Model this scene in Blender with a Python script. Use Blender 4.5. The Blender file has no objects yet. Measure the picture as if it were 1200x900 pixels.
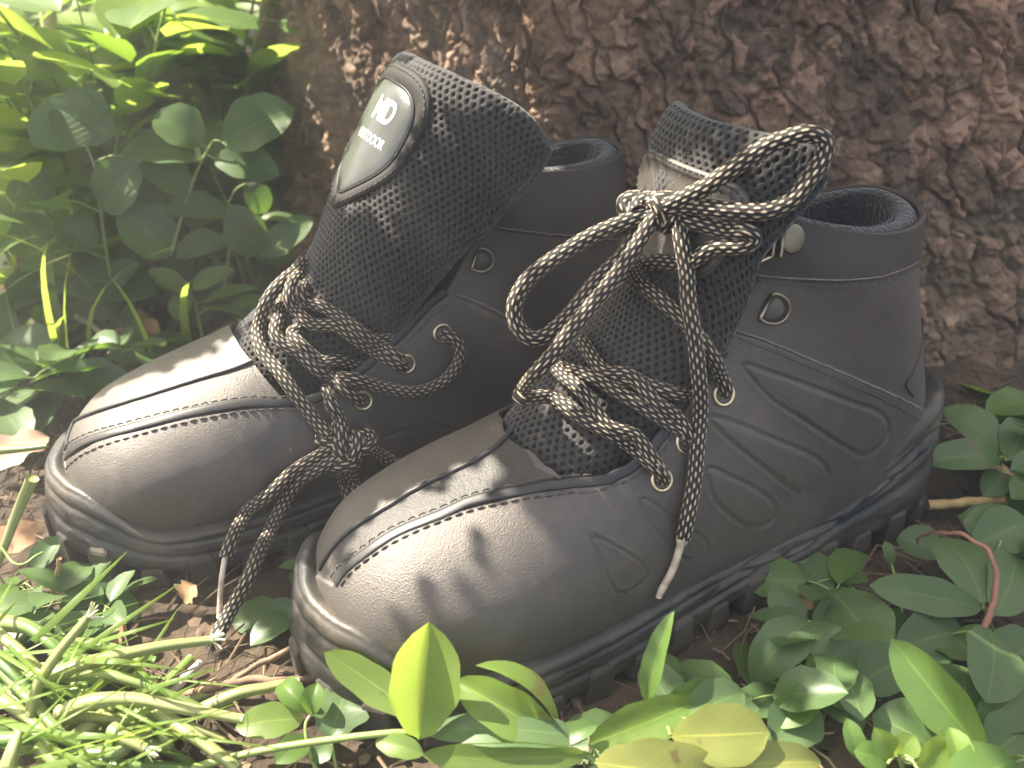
import bpy, bmesh, math, random
import numpy as np
from mathutils import Vector, Matrix, Euler
from mathutils.bvhtree import BVHTree
random.seed(7); RNG = np.random.default_rng(11)
SC = bpy.context.scene
COL = SC.collection
# ---------------------------------------------------------------- camera (all lengths below are centimetres, U turns them to metres)
U = 0.01
FPX = 1100.0                        # focal length in pixels of the 1200 x 900 photograph
CAM = np.array([0.0, 0.0, 29.3]); PITCH = math.radians(30)
cam_d = bpy.data.cameras.new('camera'); cam = bpy.data.objects.new('camera', cam_d); COL.objects.link(cam)
cam.location = CAM * U; cam.rotation_euler = (math.radians(90) - PITCH, 0, 0)
cam_d.sensor_width = 36; cam_d.lens = 36 * FPX / 1200; cam_d.clip_start = 0.01; cam_d.clip_end = 500
cam_d.dof.use_dof = True; cam_d.dof.focus_distance = 0.38; cam_d.dof.aperture_fstop = 11
SC.camera = cam
# ---------------------------------------------------------------- sky and sun
SUN = np.array([-0.56, 0.25, 0.785]); SUN = SUN / np.linalg.norm(SUN)
SUN_EL = math.asin(SUN[2]); SUN_AZ = math.atan2(SUN[0], SUN[1])
w = bpy.data.worlds.new('World'); SC.world = w; w.use_nodes = True
nt = w.node_tree; sky = nt.nodes.new('ShaderNodeTexSky'); sky.sky_type = 'NISHITA'; sky.sun_disc = False
sky.sun_elevation = SUN_EL; sky.sun_rotation = SUN_AZ; sky.air_density = 1.0; sky.dust_density = 5.0; sky.ozone_density = 0.6
bg = nt.nodes['Background']; bg.inputs['Strength'].default_value = 0.05
nt.links.new(sky.outputs[0], bg.inputs['Color'])
sl = bpy.data.lights.new('sun', 'SUN'); sl.energy = 5.0; sl.angle = math.radians(0.55); sl.color = (1.0, 0.93, 0.82)
so = bpy.data.objects.new('sun', sl); COL.objects.link(so)
so.rotation_euler = Vector(SUN).to_track_quat('Z', 'Y').to_euler(); so.location = SUN * 3
SC.view_settings.view_transform = 'Standard'; SC.view_settings.look = 'None'; SC.view_settings.gamma = 1
SC.view_settings.exposure = 3.45
SC.view_settings.use_white_balance = True; SC.view_settings.white_balance_temperature = 6700; SC.view_settings.white_balance_tint = 8
SC.render.engine = 'CYCLES'; SC.cycles.use_denoising = True
SC.cycles.max_bounces = 6; SC.cycles.transparent_max_bounces = 8; SC.cycles.sample_clamp_indirect = 4
SC.render.film_transparent = False
# ---------------------------------------------------------------- pixels <-> space
FWD = np.array([0, math.cos(PITCH), -math.sin(PITCH)]); UPV = np.array([0, math.sin(PITCH), math.cos(PITCH)]); RGT = np.array([1.0, 0, 0])
def proj(p):
    p = np.asarray(p, float) - CAM
    d = p @ FWD
    return np.stack([600 + FPX * (p @ RGT) / d, 450 - FPX * (p @ UPV) / d, d], -1)
def at(px, py, depth):              # the point at this depth on the line through a photograph pixel
    return CAM + depth * (FWD + RGT * (px - 600) / FPX + UPV * (450 - py) / FPX)
def on_z(px, py, z=0.0):            # the same, on a horizontal plane
    d = FWD + RGT * (px - 600) / FPX + UPV * (450 - py) / FPX
    return CAM + d * ((z - CAM[2]) / d[2])
# ---------------------------------------------------------------- noise
_P = np.random.default_rng(3).permutation(256); _P = np.concatenate([_P, _P, _P])
_G = np.random.default_rng(4).normal(size=(256, 3)); _G /= np.linalg.norm(_G, axis=1)[:, None]
def perlin(p):
    p = np.asarray(p, float); i = np.floor(p).astype(int); f = p - i; i = i & 255
    u = f * f * f * (f * (f * 6 - 15) + 10); out = 0
    for dx in (0, 1):
        for dy in (0, 1):
            for dz in (0, 1):
                h = _P[_P[_P[(i[..., 0] + dx) & 255] + ((i[..., 1] + dy) & 255)] + ((i[..., 2] + dz) & 255)]
                g = _G[h]; d = f - np.array([dx, dy, dz])
                wgt = (u[..., 0] if dx else 1 - u[..., 0]) * (u[..., 1] if dy else 1 - u[..., 1]) * (u[..., 2] if dz else 1 - u[..., 2])
                out = out + wgt * (g * d).sum(-1)
    return out * 1.6
def fbm(p, o=4):
    p = np.asarray(p, float); a = 1.0; s = 0
    for k in range(o):
        s = s + a * perlin(p * 2 ** k + 17.3 * k); a *= 0.5
    return s
def voro(p):                        # F1, F2 distances and cell id
    p = np.asarray(p, float); i0 = np.floor(p).astype(int)
    f1 = np.full(p.shape[:-1], 9.0); f2 = f1.copy(); cid = np.zeros(p.shape[:-1], int)
    for dx in (-1, 0, 1):
        for dy in (-1, 0, 1):
            for dz in (-1, 0, 1):
                c = i0 + np.array([dx, dy, dz]); cc = c & 255
                h = _P[_P[_P[cc[..., 0]] + cc[..., 1]] + cc[..., 2]]
                q = c + 0.5 + _G[h] * 0.42
                d = np.linalg.norm(p - q, axis=-1)
                m = d < f1; f2 = np.where(m, f1, np.minimum(f2, d)); cid = np.where(m, h, cid); f1 = np.where(m, d, f1)
    return f1, f2, cid
def sstep(a, b, x):
    t = np.clip((x - a) / (b - a), 0, 1); return t * t * (3 - 2 * t)
# ---------------------------------------------------------------- objects
def link(name, me, mat=None, parent=None, org=None):
    o = bpy.data.objects.new(name, me); COL.objects.link(o)
    if mat and me is not None and not me.materials: me.materials.append(mat)
    if parent is not None: o.parent = parent
    return o
def world_loc(o):
    v = np.zeros(3)
    while o is not None:
        v = v + np.array(o.location); o = o.parent
    return v
def mesh(name, V, F, mat=None, parent=None, uv=None, smooth=True, attr=None):
    """V in world centimetres, F a list of faces or an (n,4) array; linked as one object under parent"""
    V = np.asarray(V, float) * U
    if parent is not None: V = V - world_loc(parent)
    me = bpy.data.meshes.new(name)
    if isinstance(F, np.ndarray):
        n = len(F); k = F.shape[1]
        me.vertices.add(len(V)); me.vertices.foreach_set('co', V.astype(np.float32).ravel())
        me.loops.add(n * k); me.loops.foreach_set('vertex_index', F.astype(np.int32).ravel())
        me.polygons.add(n); me.polygons.foreach_set('loop_start', np.arange(0, n * k, k, dtype=np.int32))
        me.update(calc_edges=True)
    else:
        me.from_pydata(V.tolist(), [], F); me.update()
    if uv is not None:
        li = np.empty(len(me.loops), np.int32); me.loops.foreach_get('vertex_index', li)
        l = me.uv_layers.new(name='UVMap'); l.data.foreach_set('uv', np.asarray(uv, np.float32)[li].ravel())
    if attr is not None:
        for k_, a in attr.items():
            at_ = me.attributes.new(k_, 'FLOAT', 'POINT'); at_.data.foreach_set('value', np.asarray(a, np.float32).ravel())
    if smooth: me.polygons.foreach_set('use_smooth', np.ones(len(me.polygons), bool))
    me.validate(); 
    return link(name, me, mat, parent)
def grid_faces(nu, nv, cu=False, cv=False):
    iu = np.arange(nu if cu else nu - 1); iv = np.arange(nv if cv else nv - 1)
    a, b = np.meshgrid(iu, iv, indexing='ij'); a2 = (a + 1) % nu; b2 = (b + 1) % nv
    return np.stack([a * nv + b, a2 * nv + b, a2 * nv + b2, a * nv + b2], -1).reshape(-1, 4)
def empty(name, loc=(0, 0, 0)):
    o = bpy.data.objects.new(name, None); COL.objects.link(o); o.location = np.asarray(loc, float) * U; o.empty_display_size = 0.02
    return o
def tag(o, label=None, cat=None, group=None, kind=None):
    if label: o['label'] = label
    if cat: o['category'] = cat
    if group: o['group'] = group
    if kind: o['kind'] = kind
    return o
class MB:                           # collects pieces that belong to ONE part
    def __init__(s): s.V = []; s.F = []; s.UV = []; s.n = 0
    def add(s, V, F, uv=None):
        V = np.asarray(V, float).reshape(-1, 3); s.V.append(V); s.F += [[int(i) + s.n for i in f] for f in F]
        s.UV.append(np.zeros((len(V), 2)) if uv is None else np.asarray(uv, float)); s.n += len(V)
    def build(s, name, mat, parent=None, smooth=True):
        return mesh(name, np.concatenate(s.V), s.F, mat, parent, np.concatenate(s.UV), smooth)
def spline(P, n, closed=False):
    """Catmull-Rom through the rows of P (any width), n samples spread by arc length"""
    P = np.asarray(P, float)
    if len(P) == 2: return P[0] + (P[1] - P[0]) * np.linspace(0, 1, n)[:, None]
    Q = np.vstack([P[-1], P, P[0], P[1]]) if closed else np.vstack([2 * P[0] - P[1], P, 2 * P[-1] - P[-2]])
    out = []
    for i in range(1, len(Q) - 2):
        t = np.linspace(0, 1, 24, endpoint=False)[:, None]; a, b, c, d = Q[i - 1:i + 3]
        out.append(0.5 * (2 * b + (c - a) * t + (2 * a - 5 * b + 4 * c - d) * t ** 2 + (3 * b - a - 3 * c + d) * t ** 3))
    out.append(Q[-2][None]); out = np.vstack(out)
    L = np.r_[0, np.cumsum(np.linalg.norm(np.diff(out, axis=0), axis=1))]
    s_ = np.linspace(0, L[-1], n)
    return np.stack([np.interp(s_, L, out[:, k]) for k in range(out.shape[1])], 1)
def frames(P):
    T = np.gradient(P, axis=0); T /= np.linalg.norm(T, axis=1)[:, None] + 1e-9
    a = np.array([0, 0, 1.0]) if abs(T[0][2]) < .9 else np.array([1.0, 0, 0])
    n = np.cross(T[0], a); n /= np.linalg.norm(n); N = [n]
    for i in range(1, len(P)):
        n = N[-1] - T[i] * (N[-1] @ T[i]); n /= np.linalg.norm(n) + 1e-9; N.append(n)
    N = np.array(N); return T, N, np.cross(T, N)
def tube_geo(P, r, seg=8, caps=True, flat=1.0):
    P = np.asarray(P, float); T, N, B = frames(P); r = np.broadcast_to(np.asarray(r, float), (len(P),))
    a = np.linspace(0, 2 * math.pi, seg, endpoint=False)
    V = P[:, None] + r[:, None, None] * (np.cos(a)[None, :, None] * N[:, None] + flat * np.sin(a)[None, :, None] * B[:, None])
    F = grid_faces(len(P), seg, False, True)[:, ::-1].tolist()
    L = np.r_[0, np.cumsum(np.linalg.norm(np.diff(P, axis=0), axis=1))]
    uv = np.stack(np.broadcast_arrays(L[:, None], a[None] / (2 * math.pi)), -1).reshape(-1, 2)
    V = V.reshape(-1, 3)
    if caps:
        F.append(list(range(seg))); F.append([(len(P) - 1) * seg + k for k in range(seg)][::-1])
    return V, F, uv
def tube(name, P, r, mat, parent=None, seg=8, flat=1.0):
    V, F, uv = tube_geo(P, r, seg, True, flat); return mesh(name, V, F, mat, parent, uv)
# ---------------------------------------------------------------- materials
def new_mat(name):
    m = bpy.data.materials.new(name); m.use_nodes = True; t = m.node_tree
    return m, t, t.nodes['Principled BSDF']
def nd(t, kind, **kw):
    n = t.nodes.new(kind)
    for k, v in kw.items():
        if k in n.inputs: n.inputs[k].default_value = v
        else: setattr(n, k, v)
    return n
def ramp(t, fac, stops):
    r = t.nodes.new('ShaderNodeValToRGB'); e = r.color_ramp.elements
    while len(e) < len(stops): e.new(0.5)
    for i, (p, c) in enumerate(stops): e[i].position = p; e[i].color = (*c, 1) if len(c) == 3 else c
    t.links.new(fac, r.inputs[0]); return r.outputs[0]
def noise_mat(name, c1, c2, scale=300, rough=0.6, bump=0.3, bscale=None, detail=6, bdist=0.0005, spec=0.5, c3=None, sheen=0.0, voro_bump=False, obj=True):
    m, t, b = new_mat(name)
    tc = nd(t, 'ShaderNodeTexCoord'); src = tc.outputs['Object' if obj else 'UV']
    n = nd(t, 'ShaderNodeTexNoise', Scale=scale, Detail=detail); t.links.new(src, n.inputs['Vector'])
    st = [(0.3, c1), (0.7, c2)] if c3 is None else [(0.28, c1), (0.5, c2), (0.75, c3)]
    t.links.new(ramp(t, n.outputs['Fac'], st), b.inputs['Base Color'])
    b.inputs['Roughness'].default_value = rough; b.inputs['Specular IOR Level'].default_value = spec
    if sheen: b.inputs['Sheen Weight'].default_value = sheen; b.inputs['Sheen Roughness'].default_value = 0.5
    if bump:
        if voro_bump:
            n2 = nd(t, 'ShaderNodeTexVoronoi', Scale=bscale or scale); h = n2.outputs['Distance']
        else:
            n2 = nd(t, 'ShaderNodeTexNoise', Scale=bscale or scale, Detail=4); h = n2.outputs['Fac']
        t.links.new(src, n2.inputs['Vector'])
        bp = nd(t, 'ShaderNodeBump', Strength=bump, Distance=bdist); t.links.new(h, bp.inputs['Height']); t.links.new(bp.outputs[0], b.inputs['Normal'])
    return m
# ---------------------------------------------------------------- materials of the boots
def leather_mat():
    m, t, b = new_mat('black_leather')
    tc = nd(t, 'ShaderNodeTexCoord')
    n = nd(t, 'ShaderNodeTexNoise', Scale=18, Detail=5, Roughness=0.6); t.links.new(tc.outputs['Object'], n.inputs['Vector'])
    c0 = ramp(t, n.outputs['Fac'], [(0.3, (0.030, 0.0245, 0.020)), (0.62, (0.050, 0.041, 0.034)), (0.8, (0.078, 0.066, 0.057))])
    dn = nd(t, 'ShaderNodeTexNoise', Scale=42, Detail=9, Roughness=0.75); t.links.new(tc.outputs['Object'], dn.inputs['Vector'])
    dm = nd(t, 'ShaderNodeMix', data_type='RGBA'); t.links.new(ramp(t, dn.outputs['Fac'], [(0.52, (0, 0, 0)), (0.72, (0.55,) * 3)]), dm.inputs[0]); t.links.new(c0, dm.inputs[6]); dm.inputs[7].default_value = (0.13, 0.10, 0.075, 1); t.links.new(dm.outputs[2], b.inputs['Base Color'])
    t.links.new(ramp(t, n.outputs['Fac'], [(0.3, (0.50,) * 3), (0.75, (0.60,) * 3)]), b.inputs['Roughness'])
    v = nd(t, 'ShaderNodeTexVoronoi', Scale=1900); t.links.new(tc.outputs['Object'], v.inputs['Vector'])
    n2 = nd(t, 'ShaderNodeTexNoise', Scale=1100, Detail=3); t.links.new(tc.outputs['Object'], n2.inputs['Vector'])
    w1 = nd(t, 'ShaderNodeMath', operation='MULTIPLY_ADD'); t.links.new(dn.outputs['Fac'], w1.inputs[0]); w1.inputs[1].default_value = 3.0; t.links.new(n2.outputs['Fac'], w1.inputs[2])
    ad = nd(t, 'ShaderNodeMath', operation='ADD'); t.links.new(v.outputs['Distance'], ad.inputs[0]); t.links.new(w1.outputs[0], ad.inputs[1])
    bp = nd(t, 'ShaderNodeBump', Strength=0.5, Distance=0.0003); t.links.new(ad.outputs[0], bp.inputs['Height']); t.links.new(bp.outputs[0], b.inputs['Normal'])
    b.inputs['Specular IOR Level'].default_value = 0.6; b.inputs['IOR'].default_value = 1.72; b.inputs['Specular Tint'].default_value = (1.0, 0.94, 0.89, 1); b.inputs['Sheen Weight'].default_value = 0.03; b.inputs['Sheen Roughness'].default_value = 0.5
    return m
LEATHER = leather_mat()
NUBUCK = noise_mat('collar_leather', (0.036, 0.029, 0.024), (0.058, 0.047, 0.039), 25, 0.6, 0.3, 700, bdist=0.0003)
EDGE = noise_mat('lit_leather_edge', (0.10, 0.085, 0.075), (0.2, 0.17, 0.15), 200, 0.6, 0.3)  # paler seam edges: the light caught on cut leather is in the colour
PIPING = noise_mat('dark_piping', (0.012, 0.011, 0.011), (0.03, 0.027, 0.026), 120, 0.45, 0.2)
THREAD = noise_mat('stitch_thread', (0.03, 0.026, 0.022), (0.085, 0.072, 0.06), 400, 0.6, 0.2)
RUBBER = noise_mat('sole_rubber', (0.014, 0.014, 0.014), (0.028, 0.026, 0.024), 35, 0.5, 0.5, 420, bdist=0.0006, c3=(0.10, 0.082, 0.06))
RUBBER_D = noise_mat('tread_rubber', (0.02, 0.018, 0.016), (0.09, 0.072, 0.052), 40, 0.8, 0.5, 200, bdist=0.0006)
TEXTILE = noise_mat('vamp_textile', (0.03, 0.026, 0.023), (0.045, 0.04, 0.036), 300, 0.6, 0.5, 900, bdist=0.0003, voro_bump=True)
LINING = noise_mat('collar_lining', (0.012, 0.012, 0.013), (0.028, 0.027, 0.028), 500, 0.85, 0.8, 600, bdist=0.0012, sheen=0.3, voro_bump=True)
METAL = noise_mat('brass_metal', (0.55, 0.42, 0.24), (0.75, 0.62, 0.42), 100, 0.28, 0.1); METAL.node_tree.nodes['Principled BSDF'].inputs['Metallic'].default_value = 1
GUN = noise_mat('gunmetal', (0.16, 0.135, 0.10), (0.36, 0.31, 0.23), 100, 0.38, 0.1); GUN.node_tree.nodes['Principled BSDF'].inputs['Metallic'].default_value = 1
def mesh_fabric():
    m, t, b = new_mat('air_mesh_fabric')
    a = nd(t, 'ShaderNodeAttribute', attribute_name='hole')
    t.links.new(ramp(t, a.outputs['Fac'], [(0.0, (0.030, 0.026, 0.023)), (0.75, (0.006, 0.005, 0.005))]), b.inputs['Base Color'])
    tc = nd(t, 'ShaderNodeTexCoord'); n = nd(t, 'ShaderNodeTexNoise', Scale=1800, Detail=3); t.links.new(tc.outputs['Object'], n.inputs['Vector'])
    bp = nd(t, 'ShaderNodeBump', Strength=0.7, Distance=0.0006); t.links.new(n.outputs['Fac'], bp.inputs['Height']); t.links.new(bp.outputs[0], b.inputs['Normal'])
    b.inputs['Roughness'].default_value = 0.8; b.inputs['Sheen Weight'].default_value = 0.35; b.inputs['Sheen Roughness'].default_value = 0.4
    return m
MESHFAB = mesh_fabric()
# ---------------------------------------------------------------- shape of a boot
# local frame: x from the back of the heel to the toe, y to the side the camera sees, z up.  Rings: top point, bottom point, half width, ...
RINGS = np.array([
 #  Tx    Tz    Bx    Bz    W    am   nt   nb
 [29.8,  4.0, 29.7,  2.9, 0.5, .55, 2.0, 2.5],
 [29.7,  5.0, 29.3,  2.6, 2.2, .55, 2.0, 2.8],
 [29.1,  6.1, 28.7,  2.3, 3.4, .58, 2.1, 3.0],
 [27.8,  7.15, 27.2, 2.1, 4.4, .60, 2.2, 3.5],
 [26.0,  7.9, 25.2,  2.0, 5.0, .62, 2.2, 4.0],
 [23.9,  8.6, 22.6,  2.0, 5.25,.64, 2.1, 4.0],
 [21.9,  9.3, 19.8,  2.0, 5.15,.66, 2.0, 4.0],
 [20.0, 10.3, 16.5,  2.0, 4.9, .68, 1.9, 4.0],
 [18.2, 11.6, 12.5,  2.0, 4.6, .68, 1.9, 4.0],
 [16.7, 12.9,  8.2,  2.0, 4.4, .66, 1.9, 4.0],
 [15.4, 14.0,  3.4,  2.3, 4.2, .62, 1.9, 3.6],
 [14.4, 15.0,  1.2,  5.0, 4.0, .56, 1.9, 2.8],
 [13.7, 16.0,  1.3,  8.2, 3.9, .52, 1.9, 2.3],
 [13.2, 16.9,  2.0, 12.0, 3.9, .50, 1.9, 2.2],
 [12.9, 17.6,  2.4, 15.9, 3.6, .50, 1.9, 2.2]])
NR = len(RINGS) - 1
_ks = np.linspace(0, NR, NR * 24 + 1)
def _dense():
    Q = np.vstack([2 * RINGS[0] - RINGS[1], RINGS, 2 * RINGS[-1] - RINGS[-2]]); out = []
    for i in range(1, len(Q) - 2):
        t = np.linspace(0, 1, 24, endpoint=False)[:, None]; a, b, c, d = Q[i - 1:i + 3]
        out.append(0.5 * (2 * b + (c - a) * t + (2 * a - 5 * b + 4 * c - d) * t ** 2 + (3 * b - a - 3 * c + d) * t ** 3))
    out.append(Q[-2][None]); return np.vstack(out)
RD = _dense()
def ringp(s): return np.stack([np.interp(s, _ks, RD[:, k]) for k in range(8)], -1)
def surf(s, phi):
    """boot-local point; s in [0, NR], phi in [-pi, pi], 0 the instep line, positive towards the camera"""
    s, phi = np.broadcast_arrays(np.asarray(s, float), np.asarray(phi, float)); R = ringp(s)
    th = np.abs(phi); c = np.cos(th); am = R[..., 5]; nt_ = R[..., 6]; nb = R[..., 7]
    up = c > 0
    a = np.where(up, am * (1 - np.abs(c) ** (2 / nt_)), am + (1 - am) * np.abs(c) ** (2 / nb))
    wv = R[..., 4] * np.abs(np.sin(th)) ** np.where(up, 2 / nt_, 2 / nb) * np.sign(phi)
    x = R[..., 0] + (R[..., 2] - R[..., 0]) * a; z = R[..., 1] + (R[..., 3] - R[..., 1]) * a
    top = sstep(NR - 3, NR, s); z = z - top * np.where(phi > 0, .6, 1.7) * np.sin(np.pi * a) ** 1.0
    return np.stack([x, wv, z], -1)
def surfn(s, phi):
    e = 0.01; s = np.asarray(s, float); phi = np.asarray(phi, float)
    du = surf(np.minimum(s + e, NR), phi) - surf(np.maximum(s - e, 0), phi); dv = surf(s, phi + e) - surf(s, phi - e)
    n = np.cross(dv, du); return n / (np.linalg.norm(n, axis=-1, keepdims=True) + 1e-9)
class Boot:
    def __init__(b, name, heel, yaw, pitch, label, bk=0.0):
        b.bk = bk
        b.heel = np.array(heel, float); b.name = name
        cz, sz = math.cos(yaw), math.sin(yaw); cp, sp = math.cos(pitch), math.sin(pitch)
        # pitch lifts the heel about the ball of the foot
        Rz = np.array([[cz, -sz, 0], [sz, cz, 0], [0, 0, 1]]); Ry = np.array([[cp, 0, sp], [0, 1, 0], [-sp, 0, cp]])
        b.R = Rz @ Ry; b.piv = np.array([25.0, 0, 0]); b.off = Rz @ (b.piv - Ry @ b.piv)
        b.root = empty(name, b.W(np.array([14.0, 0, 0]))); tag(b.root, label, 'boot', 'pair of black hiking boots')
        S, P = np.meshgrid(np.linspace(0.2, NR, 420), np.linspace(-math.pi + .02, math.pi - .02, 700), indexing='ij')
        b.gs, b.gp = S, P; g = b.W(surf(S, P)); n = surfn(S, P) @ b.R.T
        b.gw = g; b.gpx = proj(g); b.front = ((CAM - g) * n).sum(-1) > 0
    def W(b, p):                    # each shaft leans a little of its own
        p = np.array(p, float); p[..., 0] -= b.bk * sstep(7, 15, p[..., 2]) * sstep(10, 2, p[..., 0]); return p @ b.R.T + b.heel + b.off
    def inv(b, px):                 # photograph pixels -> (s, phi) of the nearest surface that faces the camera
        out = []
        for x, y in px:
            d = (b.gpx[..., 0] - x) ** 2 + (b.gpx[..., 1] - y) ** 2 + np.where(b.front, 0, 1e6)
            # of surfaces within 3 px take the nearest to the camera
            m = d <= max(9.0, d.min() + 1); k = np.argmin(np.where(m, b.gpx[..., 2], 1e9)); out.append((b.gs.flat[k], b.gp.flat[k]))
        return np.array(out)
    def line(b, px, n=60, lift=0.0, closed=False):
        px = spline(px, n, closed); q = b.inv(px); k = 5
        p = surf(q[:, 0], q[:, 1]); nn = surfn(q[:, 0], q[:, 1])
        if n > 12:
            pad = np.pad(p, ((2, 2), (0, 0)), 'edge'); p = sum(pad[i:i + len(p)] for i in range(5)) / 5
        return b.W(p + nn * lift), nn @ b.R.T
def in_poly(px, poly):
    x, y = px[..., 0], px[..., 1]; r = np.zeros(x.shape, bool); n = len(poly)
    for i in range(n):
        x1, y1 = poly[i]; x2, y2 = poly[(i + 1) % n]
        c = ((y1 > y) != (y2 > y)) & (x < (x2 - x1) * (y - y1) / (y2 - y1 + 1e-12) + x1); r ^= c
    return r
def dist_line(px, L):               # distance to a polyline, both in the same plane
    d = np.full(px.shape[:-1], 1e9)
    for i in range(len(L) - 1):
        a, c = L[i], L[i + 1]; v = c - a; t = np.clip(((px - a) @ v) / (v @ v + 1e-9), 0, 1)
        d = np.minimum(d, np.linalg.norm(px - a - t[..., None] * v, axis=-1))
    return d
def strip_geo(P, N, wd, h):         # a low band lying on a surface
    T = np.gradient(P, axis=0); T /= np.linalg.norm(T, axis=1)[:, None] + 1e-9
    B = np.cross(T, N); B /= np.linalg.norm(B, axis=1)[:, None] + 1e-9
    prof = [(-.5, -.6), (-.48, .7), (-.3, 1), (.3, 1), (.48, .7), (.5, -.6)]
    V = np.stack([P + B * (wd * a) + N * (h * c) for a, c in prof], 1)
    return V.reshape(-1, 3), grid_faces(len(P), len(prof)).tolist()
def stitches(name, b, lines, mat, step=0.42, ln=0.28, r=0.042, lift=0.05):
    mb = MB()
    for L in lines:
        P, N = b.line(L, 220, lift); S = np.r_[0, np.cumsum(np.linalg.norm(np.diff(P, axis=0), axis=1))]
        for s in np.arange(0.1, S[-1] - ln, step):
            q = np.array([[np.interp(s + ln * t, S, P[:, k]) for k in range(3)] for t in (0, .3, .7, 1)])
            nn = N[int(np.searchsorted(S, s)) % len(N)]; q[0] -= nn * .05; q[-1] -= nn * .05
            V, F, _ = tube_geo(q, r, 5); mb.add(V, F)
    o = mb.build(name, mat, b.root); o['kind'] = 'stuff'; return o
OUTL = np.array([(-.1, 0), (.15, 1.5), (1.3, 3.0), (3.5, 3.85), (8, 4.05), (12, 4.25), (16, 4.8), (20, 5.45), (23.5, 5.65), (26.3, 5.2), (28.6, 4.2), (30.0, 2.7), (30.65, 1.1)])
OUTL = np.vstack([OUTL, [(30.8, 0)], OUTL[:0:-1] * [1, -1]])
def outline(n):
    P = spline(OUTL, n + 1, True)[:-1]; T = np.roll(P, -1, 0) - np.roll(P, 1, 0); T /= np.linalg.norm(T, axis=1)[:, None]
    return P, np.stack([-T[:, 1], T[:, 0]], 1) * (1 if True else -1)
def make_sole(b, toe_h, heel_h, relief=None):
    n = 620; P, N = outline(n)
    if ((P - P.mean(0)) * N).sum(1).mean() < 0: N = -N
    x = P[:, 0]
    zt = 3.15 + (heel_h - 3.15) * (1 - sstep(1.0, 11.5, x)) + (toe_h - 3.1) * sstep(26.4, 30.0, x) + .25 * np.exp(-((x - 11) / 1.5) ** 2)
    zb = 1.0 + 0.9 * sstep(24, 31, x) + 0.5 * np.exp(-((x - 10) / 2.5) ** 2)
    fs = np.array([0, .04, .12, .2, .3, .38, .42, .46, .5, .54, .6, .68, .74, .77, .8, .84, .9, .95, .98, 1.0])
    of = np.array([.0, .22, .32, .34, .32, .28, .14, .10, .14, .26, .27, .24, .20, .08, .08, .17, .18, .14, .05, -.06])
    fz = np.linspace(0, 1, 40); off = np.interp(fz, fs, of)
    toe = sstep(27, 30, x)
    V = []
    for f, o in zip(fz, off):
        z = zb + (zt - zb) * f
        q = P + N * (o - 0.25 * toe * f ** 2 * 1.2)[:, None]
        V.append(np.c_[q, z])
    for o, dz in ((-.35, .05), (-.8, -.1), (-1.4, -.8)):
        V.append(np.c_[P + N * o, zt + dz])
    V = np.array(V)
    # sculpted waves of the side wall
    wv = np.zeros(V.shape[:2]); X = V[..., 0]; Z = V[..., 2]
    fr = np.clip((Z - zb) / (zt - zb), 0, 1)
    for k in range(4):
        zc = 2.1 + .55 * k + (heel_h - 3.2) * .8 * (1 - sstep(2, 12, X + 1.5 * k)) + .5 * np.sin(X * .55 + k * 1.7)
        wv += (-.14 * np.exp(-((Z - zc) / .13) ** 2) + .08 * np.exp(-((Z - zc - .28) / .18) ** 2)) * (1 - sstep(13, 16, X)) * sstep(.12, .3, fr) * (1 - sstep(.8, .95, fr))
    wv += .03 * fbm(V * [1.2, 1.2, 3], 3) * (fr < .97)
    nose = sstep(29.5, 31, X)
    V[..., 0] += N[:, 0] * wv; V[..., 1] += N[:, 1] * wv
    W_ = b.W(V)
    me = mesh('sole', W_.reshape(-1, 3), grid_faces(len(V), n, False, True), RUBBER, b.root)
    sg = (W_.reshape(-1, 3), grid_faces(len(V), n, False, True))
    # bottom plate
    mesh('outsole_plate', b.W(np.c_[P * [.985, .96] + [.2, 0], zb + .05]), [list(range(n))], RUBBER_D, me, smooth=False)
    # tread lugs round the edge
    m = 34; Q, M = outline(m * 10)
    if ((Q - Q.mean(0)) * M).sum(1).mean() < 0: M = -M
    lug = None
    for i in range(m):
        k = i * 10; p = Q[k]; nn = M[k]; tt = np.array([-nn[1], nn[0]]); xx = p[0]
        toef = sstep(27.4, 30, xx); top = 1.5 + 1.0 * toef + (.3 if i % 2 else 0); wd = .62 + .06 * (i % 2)
        zlow = .0 + .75 * sstep(25, 31, xx)
        c = []
        for zz, o0, o1, ws in ((zlow, -1.6, .22, .82), (zlow + .5, -1.6, .42 + .08 * toef, 1.0), (top, -1.6, .42 + .06 * toef, .75), (top + .25, -1.6, .2, .5)):
            for a, o in ((-ws, o0), (ws, o0), (ws, o1), (-ws, o1)): c.append([*(p + tt * (a * wd) + nn * o), zz])
        F = [[0, 3, 2, 1], [12, 13, 14, 15]] + [[4 * r + j, 4 * r + (j + 1) % 4, 4 * r + 4 + (j + 1) % 4, 4 * r + 4 + j] for r in range(3) for j in range(4)]
        o = mesh('tread_lug', b.W(np.array(c)), F, RUBBER_D, b.root, smooth=False)
        bv = o.modifiers.new('bevel', 'BEVEL'); bv.width = .0008; bv.segments = 1
    return sg
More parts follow.
